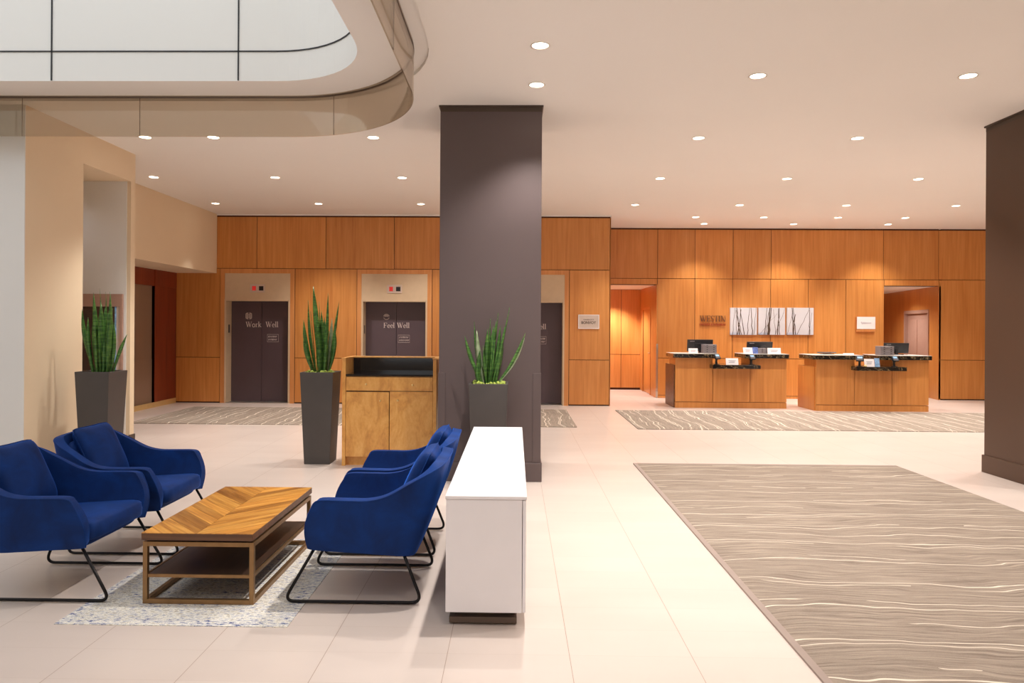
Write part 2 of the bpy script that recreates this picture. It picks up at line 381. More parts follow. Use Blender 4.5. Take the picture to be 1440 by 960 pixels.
def serif_mesh(txt, depth=.002):
    bm = nb(); x = 0.
    for chx in txt:
        adv, st = SERIF[chx]
        for pts, w_ in st:
            P_ = [Vector((x + p[0], p[1])) for p in pts]; n = len(P_); L = []
            for i in range(n):
                t = (P_[min(i + 1, n - 1)] - P_[max(i - 1, 0)]).normalized(); nn = Vector((-t.y, t.x)) * w_ / 2
                L.append([bm.verts.new(((P_[i] + nn * a).x, yy, (P_[i] + nn * a).y)) for a, yy in ((1, 0), (-1, 0), (-1, -depth), (1, -depth))])
            for a, b in zip(L, L[1:]):
                for k in range(4): bm.faces.new((a[k], a[(k + 1) % 4], b[(k + 1) % 4], b[k]))
            bm.faces.new(L[0][::-1]); bm.faces.new(L[-1])
        x += adv
    return bm
def place(bm, x, y, z, w=None, h=None):
    """move lettering so its lower-left corner is at x, z on plane y; fit to width w / height h"""
    xs = [v.co.x for v in bm.verts]; zs = [v.co.z for v in bm.verts]; x0, x1, z0, z1 = min(xs), max(xs), min(zs), max(zs)
    sx = w / (x1 - x0) if w else 1; sz = h / (z1 - z0) if h else sx
    for v in bm.verts: v.co = Vector((x + (v.co.x - x0) * sx, y + v.co.y, z + (v.co.z - z0) * sz))
    return bm

# ------------------------------------------------------------------ floor, ceiling
struct('floor', bx(-14, 16, -7, 22, -.2, 0), M['floor'])

OX, OY, XL, YB = -.72, 7.24, -11.0, -2.5     # ceiling cut-out: right edge, far edge, left, near
def outline(inset, n=14, rad=1.53):
    r = max(.3, rad - inset); x1 = OX - inset; y1 = OY - inset; x0 = XL + inset; y0 = YB + inset; p = []
    for cx, cy, a0 in ((x1 - r, y1 - r, 0), (x0 + r, y1 - r, 90), (x0 + r, y0 + r, 180), (x1 - r, y0 + r, 270)):
        for k in range(n + 1):
            a = math.radians(a0 + 90 * k / n); p.append((cx + r * math.cos(a), cy + r * math.sin(a)))
    return p
def ring_mesh(bm, pa, pb, za, zb):
    a = [bm.verts.new((x, y, za)) for x, y in pa]; b = [bm.verts.new((x, y, zb)) for x, y in pb]; n = len(a)
    for i in range(n): bm.faces.new((a[i], a[(i + 1) % n], b[(i + 1) % n], b[i]))
O = outline(0)
bm = nb()
hole = [bm.verts.new((x, y, ZC)) for x, y in O]
outer = [bm.verts.new((x, y, ZC)) for x, y in ((-14, -7), (16, -7), (16, 22), (-14, 22))]
ed = [bm.edges.new((hole[i], hole[(i + 1) % len(hole)])) for i in range(len(hole))] + [bm.edges.new((outer[i], outer[(i + 1) % 4])) for i in range(4)]
bmesh.ops.triangle_fill(bm, edges=ed, use_beauty=True)
g = bmesh.ops.extrude_face_region(bm, geom=bm.faces[:])
bmesh.ops.translate(bm, vec=(0, 0, .25), verts=[v for v in g['geom'] if isinstance(v, bmesh.types.BMVert)])
struct('ceiling', bm, M['ceiling'])
# shadow slot, inner soffit ring and the white light well
bm = nb(); P1 = outline(.0); P2 = outline(.17); P3 = outline(.59)
ring_mesh(bm, outline(-.02), outline(.17), ZC + .03, ZC + .03); ring_mesh(bm, P2, P2, ZC + .03, ZC); ring_mesh(bm, P2, P3, ZC, ZC)
struct('ceiling_ring', bm, M['ceiling']); bpy.data.objects['ceiling_ring'].name = 'trim_1'
bm = nb(); ring_mesh(bm, P3, P3, ZC, 6.6); P4 = outline(.45); ring_mesh(bm, P4, P4, 6.6, ZC + .05); ring_mesh(bm, P3, P4, 6.6, 6.6)
ws = struct('trim_2', bm, M['shaft'], smooth=False)
bm = nb()
zj = atY(200, 73, 6.66).z; zj2 = zj + 1.25
Pj = outline(.594)
def strip_h(z, h):
    a = outline(.592); b = outline(.598); ring_mesh(bm, a, a, z - h, z + h); ring_mesh(bm, b, b, z + h, z - h); ring_mesh(bm, a, b, z + h, z + h); ring_mesh(bm, b, a, z - h, z - h)
strip_h(zj, .006); strip_h(zj2, .006)
for px in (-188, 73, 335.5):
    X = atY(px, 60, 6.65).x; box(bm, X - .006, X + .006, 6.642, 6.65, ZC + .005, 6.5)
for dy in (5.0, 3.2, 1.4, -.4):
    box(bm, XL + .59, XL + .60, dy - .009, dy + .009, ZC + .005, 6.5)
obj('panel_joint', bm, M['joint'], ws)

# glass screen hanging round the well
gp = outline(.13, 70)
n1 = 71
right_top = gp[:n1]           # from right side round to far side
path = [(OX - .13, YB + 2.0)] + [(OX - .13, y) for y in (1., 2.5, 4.0, 5.2)] + right_top + [(x, OY - .13) for x in (-3.0, -5.0, -7.0, -9.0)]
def resample(path, ds=.1):
    out = [Vector(path[0]).to_3d() if len(path[0]) == 2 else Vector(path[0])]; ps = [Vector((p[0], p[1], 0)) for p in path]; out = [ps[0]]
    for a, b in zip(ps, ps[1:]):
        L = (b - a).length
        if L < 1e-6: continue
        k = max(1, int(L / ds))
        for i in range(1, k + 1): out.append(a.lerp(b, i / k))
    return out
PP = resample(path)
gz0, gz1 = 3.5, ZC + .025
cuts = [Vector((OX - .13, y, 0)) for y in (2.1, 4.9)] + [Vector((atY(474, 190, 7.11).x, 7.11, 0)), Vector((atY(193, 190, 7.11).x, 7.11, 0)), Vector((atY(35, 190, 7.11).x, 7.11, 0)), Vector((-7, 7.11, 0))]
ids = [0] + [min(range(len(PP)), key=lambda i: (PP[i] - c).length) for c in cuts] + [len(PP) - 1]
gt = thing('glass_screen', 'curved bronze-tinted glass screen hanging around the ceiling light well', 'glass screen', (-4., 7.1, 3.5))
for a, b in zip(ids, ids[1:]):
    if b - a < 1: continue
    seg = [p.copy() for p in PP[a:b + 1]]
    d0 = (seg[1] - seg[0]).normalized(); seg[0] += d0 * .003; d1 = (seg[-2] - seg[-1]).normalized(); seg[-1] += d1 * .003
    bm = nb(); rows = []
    for i, p in enumerate(seg):
        t = (seg[min(i + 1, len(seg) - 1)] - seg[max(i - 1, 0)]).normalized(); nn = Vector((-t.y, t.x, 0)) * .006
        rows.append([bm.verts.new((p + nn * s) + Vector((0, 0, z))) for s, z in ((1, gz0), (-1, gz0), (-1, gz1), (1, gz1))])
    for r1, r2 in zip(rows, rows[1:]):
        for k in range(4): bm.faces.new((r1[k], r1[(k + 1) % 4], r2[(k + 1) % 4], r2[k]))
    bm.faces.new(rows[0]); bm.faces.new(rows[-1][::-1])
    obj('glass_pane', bm, M['glass'], gt, world=True)
for i_ in ids[1:-1]:
    bm = nb(); p_ = PP[i_]; ring_tube(bm, [p_ + Vector((0, 0, gz0)), p_ + Vector((0, 0, gz1 - .04))], .0035, 6); obj('pane_joint', bm, M['dark_steel'], gt, world=True)
bm = nb(); ring_tube(bm, [p + Vector((0, 0, gz1 - .03)) for p in PP], .010, 6)
obj('rail', bm, M['dark_steel'], gt, world=True)

# ------------------------------------------------------------------ elevator wall (Y = 14.6)
EY = 14.6; EX1 = 1.95
def X(px, Y, y=460): return atY(px, y, Y).x
zS = 2.78; zL = .94
lifts = [X(362, EY), X(554.5, EY), X(747, EY)]
OW = X(406, EY) - X(318, EY); FW = X(414, EY) - X(309, EY)
bm = nb()
segs = [-7.4] + sum([[c - OW / 2, c + OW / 2] for c in lifts], []) + [EX1 - .01]
for i in range(0, len(segs), 2): box(bm, segs[i], segs[i + 1], EY + .012, EY + .3, 0, ZC, 1)
for c in lifts: box(bm, c - OW / 2, c + OW / 2, EY + .012, EY + .3, 2.15, ZC, 1)
G = .006
def panel(x0, x1, z0, z1, y=EY, t=.016, mi=0, b=None): box(b or bm, x0 + G, x1 - G, y, y + t, z0 + G, z1 - G, mi)
top = ZC - .05
sm = [-6.18] + [X(p, EY, 340) for p in (361.5, 458.5, 554.5, 651, 747)] + [EX1]
for a, b in zip(sm, sm[1:]): panel(a, b, zS, top)
xs = [-7.02] + sum([[c - FW / 2, c + FW / 2] for c in lifts], []) + [EX1]
for i in range(0, len(xs), 2): panel(xs[i], xs[i + 1], zL, zS); panel(xs[i], xs[i + 1], .02, zL)
box(bm, EX1 - .02, EX1, EY, 16.5, 0, top)          # return of the lift block
struct('wall_back', bm, [M['wood_wall'], M['wood_gap']])
bm = nb(); box(bm, -6.2, EX1 + .012, EY - .012, EY + .02, ZC - .025, ZC)
struct('trim_3', bm, M['ceiling'])

def lift(i, c, word, icon, blk):
    root = sempty('door_%d' % i, (c, EY, 0))
    w = OW / 2; f = FW / 2
    bm = nb(); box(bm, c - f + G, c - w - .03, EY - .012, EY + .012, .0, zS - G); box(bm, c + w + .03, c + f - G, EY - .012, EY + .012, .0, zS - G)
    box(bm, c - w - .03, c + w + .03, EY - .012, EY + .012, 2.68, zS - G)
    obj('surround', bm, M['wood_trim'], root, world=True)
    bm = nb(); box(bm, c - w - .03, c + w + .03, EY - .006, EY + .02, 2.14, 2.68)
    obj('header_panel', bm, M['stone'], root, world=True)
    for s in (-1, 1):
        bm = nb(); a = c + s * (w - .006); box(bm, min(a, a + s * .035), max(a, a + s * .035), EY - .02, EY + .3, 0, 2.15)
        obj('jamb', bm, M['stone'], root, world=True)
    obj('lintel', bx(c - w, c + w, EY - .02, EY + .3, 2.11, 2.15), M['stone'], root, world=True)
    dy = EY + .26
    for s in (-1, 1):
        a, b = sorted((c + s * .004, c + s * (w + .01)))
        obj('door_leaf', bx(a, b, dy, dy + .04, .015, 2.13), M['lift_door'], root, world=True)
    obj('seam_light_block', bx(c - w, c + w, dy + .042, dy + .06, 0, 2.13), M['black_gap'], root, world=True)  # dark sheet added behind the leaves to block light leaking through the seam
    obj('threshold', bx(c - w, c + w, EY - .02, EY + .3, 0, .014), M['steel'], root, world=True)
    # indicator
    iz = 2.37
    ind = obj('floor_indicator', bx(c - .155, c + .155, EY - .02, EY - .004, iz - .085, iz + .085), M['pale_pink'], root, world=True, bevel=.006)
    obj('indicator_light', bx(c - .105, c - .03, EY - .026, EY - .018, iz - .045, iz + .045), M['red_led'], ind, world=True)
    obj('dark_display', bx(c + .035, c + .125, EY - .026, EY - .018, iz - .045, iz + .045), M['black'], ind, world=True)
    obj('call_button', bx(c - w - .002, c - w + .012, EY + .1, EY + .16, 1.45, 1.62), M['black'], root, world=True)
    # vinyl lettering on the leaves
    for t, x0, x1, z0, z1 in word:
        obj('lettering', place(serif_mesh(t), x0, dy - .002, z0, x1 - x0, z1 - z0), M['white_ink'], root, world=True)
    (xa, zb), (xb, za) = P(blk[0], blk[1], dy), P(blk[2], blk[3], dy); bm = nb(); rnd = random.Random(i)
    ww = xb - xa; hh = zb - za; y = dy - .002
    ring_tube(bm, [(xa, y, za), (xb, y, za), (xb, y, zb), (xa, y, zb)], .003, 5, closed=True)
    for k in range(2):
        x = xa + ww * .1; zc = za + hh * (.70 - .40 * k)
        while x < xb - ww * .12:
            l = rnd.uniform(.012, .03); q = hh * .12; ring_tube(bm, [(x, y, zc - q), (x + l * .3, y, zc + q), (x + l * .7, y, zc - q * .6), (x + l, y, zc + q)], .004, 5); x += l + .01
    obj('small_notice', bm, M['white_ink'], root, world=True)
    bm = nb(); icon(bm, dy - .003); obj('door_symbol', bm, M['white_ink'], root, world=True)
    return root
def P(px, py, Y): p = atY(px, py, Y); return p.x, p.z
def wordrect(t, x0, y0, x1, y1, Y=EY + .26):
    a = P(x0, y1, Y); b = P(x1, y0, Y); return (t, a[0], b[0], a[1], b[1])
def icon_work(bm, y):
    x, z = P(350, 444, EY + .26)
    for s in (-1, 1):
        ring_tube(bm, fillet([(x + s * .012, y, z + .062), (x + s * .06, y, z + .055), (x + s * .06, y, z - .055), (x + s * .012, y, z - .062)], .03), .006, 6)
    for dz in (-.03, 0, .03): ring_tube(bm, [(x - .062, y, z + dz), (x + .062, y, z + dz)], .005, 6)
    for dx in (-.024, .024): ring_tube(bm, [(x + dx, y, z - .062), (x + dx, y, z + .062)], .005, 6)
def icon_feel(bm, y, px=543.5, py=445):
    x, z = P(px, py, EY + .26)
    for k, rr in enumerate((.062, .042, .024)):
        ring_tube(bm, [(x + rr * math.cos(a), y, z - .012 + rr * math.sin(a)) for a in [math.radians(15 + 150 * i / 12) for i in range(13)]], .0055, 6)
    ring_tube(bm, [(x + .062 * math.cos(a), y, z + .0 + .062 * math.sin(a)) for a in [math.radians(200 + 140 * i / 10) for i in range(11)]], .0055, 6)
lift(1, lifts[0], [wordrect('Work', 345.5, 452, 368, 460), wordrect('Well', 373.5, 452, 391.5, 460)], icon_work, (376, 470, 391.5, 480.5))
lift(2, lifts[1], [wordrect('Feel', 539.5, 453.5, 555, 461), wordrect('Well', 558.2, 453.5, 576, 461)], icon_feel, (560, 471, 576, 481.5))
lift(3, lifts[2], [wordrect('Well', 750, 455.2, 768, 462.7)], lambda bm, y: icon_feel(bm, y, 736, 447), (752, 473, 768, 483.5))

# ------------------------------------------------------------------ reception wall (Y = 16.4)
RY = 16.4
oa0, oa1 = EX1, X(924, RY); ob0, ob1 = X(1243, RY), X(1320, RY); zO = 2.6; RX1 = 13.5
zS2 = 2.74; zL2 = .915
bm = nb()
box(bm, oa1 + .002, ob0 - .002, RY + .012, RY + .25, 0, ZC, 1); box(bm, ob1 + .06, RX1, RY + .012, RY + .25, 0, ZC, 1)
box(bm, oa0, oa1, RY + .012, RY + .25, zO, ZC, 1); box(bm, ob0, ob1, RY + .012, RY + .25, zO, ZC, 1)
tops = ZC - .03
up = [EX1] + [X(p, RY, 356) for p in (925, 977.5, 1031, 1084.5, 1242.5, 1320, 1400)] + [RX1]
for a, b in zip(up, up[1:]): panel(a, b, zS2, tops, RY)
lo = [oa1] + [X(p, RY, 450) for p in (977, 1030, 1083.5, 1136.5, 1189.5)] + [ob0]
for a, b in zip(lo, lo[1:]): panel(a, b, zL2, zS2, RY); panel(a, b, .06, zL2, RY)
panel(ob1, RX1, zL2, zS2, RY); panel(ob1, RX1, .02, zL2, RY)
panel(oa0, oa1, zO, zS2, RY); panel(ob0, ob1, zO, zS2, RY)
box(bm, oa1 + .005, ob0 - .005, RY + .001, RY + .02, 0, .055)
struct('wall_reception', bm, [M['wood_wall'], M['wood_gap']])
# alcove left of the desks
bm = nb(); BY = 18.5
for a, b in ((EX1, 2.75), (2.75, oa1)):
    panel(a, b, zL2, zO, BY, b=bm); panel(a, b, .05, zL2, BY, b=bm)
box(bm, EX1, oa1, BY + .012, BY + .1, 0, zO, 1)
# right-hand return with a doorway in it
d0, d1 = 17.15, 18.1
box(bm, oa1 - .014, oa1 + .02, RY + .03, d0, 0, zO); box(bm, oa1 - .014, oa1 + .02, d1, BY, 0, zO); box(bm, oa1 - .014, oa1 + .02, d0, d1, 2.06, zO)
box(bm, oa1 - .014, oa1 + .001, RY + .001, RY + .03, 0, zO)
box(bm, EX1 - .02, EX1, RY, BY, 0, zO)
struct('wall_alcove', bm, [M['wood_wall'], M['wood_gap']])
bm = nb(); box(bm, EX1, oa1 + 1.0, RY + .25, BY, zO, zO + .05); box(bm, ob0 - .3, 12, RY + .25, 21, zO, zO + .05)
struct('ceiling_alcove', bm, M['ceiling'])
dr = sempty('door_4', (oa1 + .1, (d0 + d1) / 2, 0))
obj('door_frame', (lambda b: (box(b, oa1 - .026, oa1 + .03, d0 - .05, d0, 0, 2.11), box(b, oa1 - .026, oa1 + .03, d1, d1 + .05, 0, 2.11), box(b, oa1 - .026, oa1 + .03, d0, d1, 2.06, 2.11), b)[-1])(nb()), M['wood_trim'], dr, world=True)
lf = obj('door_leaf', bx(oa1 - .004, oa1 + .03, d0, d1, .01, 2.06), M['wood_wall'], dr, world=True)
bm = nb(); ring_tube(bm, [(oa1 + .06, d0 + .1, 1.0), (oa1 - .02, d0 + .1, 1.0), (oa1 - .02, d0 + .22, 1.0)], .012, 8); obj('handle', bm, M['steel'], lf, world=True)
for k, (xa, ya) in enumerate(((oa1 - .012, RY - .008), (oa1 - .016, 18.15))):
    z1 = 1.24
    bm = nb(); box(bm, xa - .004, xa + .035, ya - .004, ya + .0, .0, z1); box(bm, xa - .004, xa, ya, ya + .04, 0, z1)
    struct('trim_%d' % (4 + k), bm, M['steel'])
# recess right of the desks, with a slanting side wall and a pale door
sl = lambda Y: ob1 - .004 + .185 * (Y - RY)
def slant_box(bm, y0, y1, z0, z1, off=0, t=.05, mi=0):
    a = Vector((sl(y0) + off, y0)); b = Vector((sl(y1) + off, y1))
    prism_pts = [(a.x, a.y), (b.x, b.y), (b.x + t, b.y), (a.x + t, a.y)]
    prism(bm, prism_pts, z0, z1)
bm = nb(); s0, s1 = 16.95, 18.55
slant_box(bm, RY, s0, 0, zO); slant_box(bm, s1, 21, 0, zO); slant_box(bm, s0, s1, 2.08, zO); slant_box(bm, s0, s1, 0, 2.08, .1, .04)
box(bm, ob0 - .3, 12, 21, 21.05, 0, zO); box(bm, ob0 - .3, ob0 - .28, RY + .25, 21, 0, zO)
struct('wall_recess', bm, M['wood_wall'])
dr = sempty('door_5', (sl(17.7), 17.7, 0))
bm = nb(); slant_box(bm, s0, s0 + .07, 0, 2.08, -.02, .12); slant_box(bm, s1 - .07, s1, 0, 2.08, -.02, .12); slant_box(bm, s0 + .07, s1 - .07, 2.0, 2.08, -.02, .12)
obj('door_frame', bm, M['mirror_pink'], dr, world=True)
bm = nb(); slant_box(bm, s0 + .07, s1 - .07, .01, 2.0, .06, .035)
lf = obj('door_leaf', bm, M['mirror_pink'], dr, world=True)
bm = nb()
for za, zb in ((.15, .82), (.98, 1.85)):
    for ya, yb in ((s0 + .2, s0 + .72), (s1 - .72, s1 - .2)): slant_box(bm, ya, yb, za, zb, .045, .02)
obj('door_panel', bm, M['mirror_pink'], lf, world=True, bevel=.008)

# ------------------------------------------------------------------ left: soffit, red recess, cream wall block
LX = -5.15
jy0 = atX(117, 300, LX).y; jy1 = atX(184, 300, LX).y; jt = atX(184, 255, LX).z; ye = atX(190, 300, LX).y; ys = atX(35, 400, LX).y
SX = -6.18; zSo = 2.68
struct('wall_soffit', bx(-7.6, SX, 9.62, EY + .012, zSo, ZC), M['wallpaint'])
RX = -7.02
gy0, gy1 = 12.2, atX(217, 480, RX).y
bm = nb()
box(bm, RX - .1, RX, gy1, EY, .0, zSo); box(bm, RX - .1, RX, 9.6, gy0, 0, zSo); box(bm, RX - .1, RX, gy0, gy1, 2.36, zSo)
box(bm, RX - .002, RX + .012, gy1 + .0, EY - .0, 2.36, zSo)
struct('wall_left', bm, M['wood_red'])
dr = sempty('door_6', (RX - .1, (gy0 + gy1) / 2, 0))
obj('door_leaf', bx(RX - .09, RX - .05, gy0, gy1, .02, 2.36), M['taupe_door'], dr, world=True)
obj('kick_plate', bx(RX - .05, RX - .044, gy0, gy1, .02, .94), M['taupe_door'], dr, world=True)
obj('jamb', bx(RX - .1, RX + .012, gy1 - .0, gy1 + .22, .0, 2.36), M['wood_red'], dr, world=True)
struct('baseboard_left', bx(RX, RX + .015, 9.6, EY - .01, 0, .1), M['brass'])
# cream wall block with the tall passage opening
bm = nb()
box(bm, -14, LX, ys, jy0, 0, ZC); box(bm, -14, LX, jy1, ye, 0, ZC); box(bm, -7.6, LX, jy0, jy1, jt, ZC); box(bm, -8.6, -7.6, jy0, jy1, 0, ZC)
struct('wall_block', bm, M['wallpaint'])
struct('wall_block_front', bx(-14, LX - .0, ys - .012, ys - .001, 0, ZC - .001), M['white_paint'])
struct('wall_passage', bx(-7.6, LX - .05, jy1 - .012, jy1 - .001, 0, jt - .001), M['white_paint'])
bm = nb(); box(bm, -7.6, LX + .012, jy1 - .026, jy1 - .013, 0, .1); box(bm, LX, LX + .012, jy1 - .026, ye + .012, 0, .13); box(bm, LX - .5, LX, ye, ye + .012, 0, .13)
struct('baseboard_passage', bm, M['black_base'])
dr = sempty('door_7', (-5.4, jy1 - .02, 0)); dY = jy1 - .03
xa, z1 = P(114, 413, dY); xb, _ = P(173, 416, dY); xm, z2 = P(162, 431, dY)
obj('door_frame', (lambda b: (box(b, xa - .1, xb, dY - .02, dY + .015, z2, z1), box(b, xb - .035, xb, dY - .02, dY + .015, 0, z2), b)[-1])(nb()), M['mirror_pink'], dr, world=True)
obj('door_leaf', bx(xa - .1, xm, dY - .005, dY + .015, 0.01, z2), M['dark_glass'], dr, world=True)
obj('side_panel', bx(xm + .02, xb - .035, dY - .005, dY + .015, 0.01, z2), M['pale_pink'], dr, world=True)
obj('edge_strip', bx(xm, xm + .02, dY - .012, dY + .015, 0.01, z2), M['skyblue'], dr, world=True)
# far side walls; unseen rear wall, its openings sized to let in fill light
struct('wall_right', bx(13.5, 13.7, -7, 21, 0, ZC), M['wallpaint'])
struct('wall_far_left', bx(-14.0, -13.8, -7, ys, 0, ZC), M['wallpaint'])
bm = nb(); box(bm, -14, 16, -6.1, -5.9, 0, .5); box(bm, -14, 16, -6.1, -5.9, 2.6, ZC)
for k in range(11): box(bm, -14 + k * 2.9, -13.0 + k * 2.9, -6.1, -5.9, .5, 2.6)
struct('wall_rear', bm, M['wallpaint'])

# ------------------------------------------------------------------ pillars
def pillar(name, label, x0, x1, y0, y1, mat, guards=True):
    t = thing(name, label, 'pillar', ((x0 + x1) / 2, (y0 + y1) / 2, 0))
    obj('shaft', bx(x0, x1, y0, y1, .19, ZC - .06), mat, t, world=True, bevel=.004)
    o = .018; obj('base', bx(x0 - o, x1 + o, y0 - o, y1 + o, 0, .197), mat, t, world=True, bevel=.006)
    o = .014
    bm = nb(); box(bm, x0, x1, y0, y1, ZC - .065, ZC - .015); box(bm, x0 - o, x1 + o, y0 - o, y1 + o, ZC - .018, ZC); obj('crown', bm, M['black_base'], t, world=True)
    if guards:
        for a, b in ((x0 - .006, x0 + .07), (x1 - .08, x1 + .006)):
            obj('corner_guard', bx(a, b, y0 - .006, y0 + .07, .2, 1.125), mat, t, world=True, bevel=.003)
    return t
PY = 7.38
pillar('square_pillar', 'tall square dark taupe pillar standing behind the white sideboard', X(618.5, PY, 300), X(761.5, PY, 300), PY, PY + 1.06, M['pillar'])
pillar('square_pillar', 'dark brown square pillar cut by the right edge of the picture', 5.3, 6.36, 7.06, 8.12, M['pillar_brown'], False)

# ------------------------------------------------------------------ carpets and rug
ct = thing('striped_carpet', 'large taupe carpet with wavy cream stripes in the right foreground', 'carpet', (2.93, 4, 0))
obj('pile', bx(1.44, 4.465, -1., 8.36, .0, .011), M['carpet'], ct, world=True)
obj('edge_trim', (lambda b: (box(b, 1.4, 1.44, -1, 8.4, 0, .012), box(b, 1.44, 4.465, 8.36, 8.4, 0, .012), b)[-1])(nb()), M['carpet_edge'], ct, world=True)
tag(obj('striped_carpet', bx(1.95, 10.9, 11.27, 13.82, 0, .01), M['carpet_far']), 'long taupe carpet strip with cream veins in front of the reception desks', 'carpet')
tag(obj('striped_carpet', bx(-6.27, 1.0, 11.42, 13.82, 0, .01), M['carpet_far']), 'taupe carpet strip with cream veins in front of the lift doors', 'carpet')
tag(obj('area_rug', bx(-2.45, -1.2, 3.75, 5.3, 0, .004), M['rug']), 'faded blue and grey rug under the coffee table', 'rug')

# ------------------------------------------------------------------ coffee table
def clip(poly, x0, x1, y0, y1):
    def cl(p, ax, v, s):
        out = []
        for i in range(len(p)):
            a, b = p[i], p[(i + 1) % len(p)]; ia = (a[ax] - v) * s >= 0; ib = (b[ax] - v) * s >= 0
            if ia: out.append(a)
            if ia != ib:
                t = (v - a[ax]) / (b[ax] - a[ax]); out.append((a[0] + (b[0] - a[0]) * t, a[1] + (b[1] - a[1]) * t))
        return out
    for ax, v, s in ((0, x0, 1), (0, x1, -1), (1, y0, 1), (1, y1, -1)):
        poly = cl(poly, ax, v, s)
        if len(poly) < 3: return None
    return poly
TX0, TX1, TY0, TY1, TZ = -2.125, -1.485, 4.02, 5.2, .415
tb = thing('coffee_table', 'low coffee table with chevron wood top and bronze frame on the rug', 'coffee table', ((TX0 + TX1) / 2, (TY0 + TY1) / 2, .0045))
tp = obj('tabletop', bx(TX0, TX1, TY0, TY1, TZ - .042, TZ - .003), M['wood_dark'], tb, world=True, bevel=.002)
bm = nb(); uvl = bm.loops.layers.uv.new('UVMap'); xc = (TX0 + TX1) / 2; pw = .098
for side in (0, 1):
    xa, xb = (TX0, xc) if side == 0 else (xc, TX1); sg = -1 if side == 0 else 1; k = -8
    while k < 24:
        y0 = TY0 - .5 + k * pw; y1 = y0 + pw - .0015
        # V pointing to the near end: lines fall towards the centre line
        pl = [(xa, y0 + abs(xa - xc) * 1.05), (xb, y0 + abs(xb - xc) * 1.05), (xb, y1 + abs(xb - xc) * 1.05), (xa, y1 + abs(xa - xc) * 1.05)]
        pl = clip(pl, xa + .0008, xb - .0008, TY0 + .001, TY1 - .001); k += 1
        if not pl: continue
        a = [bm.verts.new((p[0], p[1], TZ - .004)) for p in pl]; b = [bm.verts.new((p[0], p[1], TZ)) for p in pl]
        fs = [bm.faces.new(b)] + [bm.faces.new((a[i], a[(i + 1) % len(a)], b[(i + 1) % len(a)], b[i])) for i in range(len(a))]
        q = 1 / math.sqrt(2)
        for f in fs:
            for lp in f.loops:
                x, y = lp.vert.co.x, lp.vert.co.y; lp[uvl].uv = ((x * q + sg * y * q) , (-sg * x * q + y * q))
obj('chevron_inlay', bm, M['plank'], tp, world=True)
r = .013
for yy in (TY0 + .03, TY1 - .03):
    bm = nb(); x0, x1 = TX0 + .0, TX1 - .0
    box(bm, x0, x0 + 2 * r, yy - r, yy + r, .005, .36); box(bm, x1 - 2 * r, x1, yy - r, yy + r, .005, .36)
    box(bm, x0 + 2 * r, x1 - 2 * r, yy - r, yy + r, .36 - 2 * r, .36); box(bm, x0 + 2 * r, x1 - 2 * r, yy - r, yy + r, .005, .005 + 2 * r)
    obj('end_frame', bm, M['bronze'], tb, world=True, bevel=.0015)
for xx in (TX0 + r, TX1 - r):
    for zz in (.36 - r, .005 + r):
        obj('side_rail', bx(xx - r, xx + r, TY0 + .03 + r, TY1 - .03 - r, zz - r, zz + r), M['bronze'], tb, world=True)
obj('top_spacer', bx(TX0 + .03, TX1 - .03, TY0 + .04, TY1 - .04, .36, TZ - .042), M['black_metal'], tb, world=True)
obj('shelf', bx(TX0 + 2 * r + .001, TX1 - 2 * r - .001, TY0 + .035, TY1 - .035, .16, .172), M['shelf_wood'], tb, world=True)
bm = nb()
for yy in (TY0 + .03, TY1 - .03): box(bm, TX0 + 2 * r, TX1 - 2 * r, yy - .006, yy + .005, .154, .172)
for xx in (TX0 + r, TX1 - r): box(bm, xx - .006, xx + .006, TY0 + .04, TY1 - .04, .154, .172)
obj('shelf_edge', bm, M['bronze'], tb, world=True)

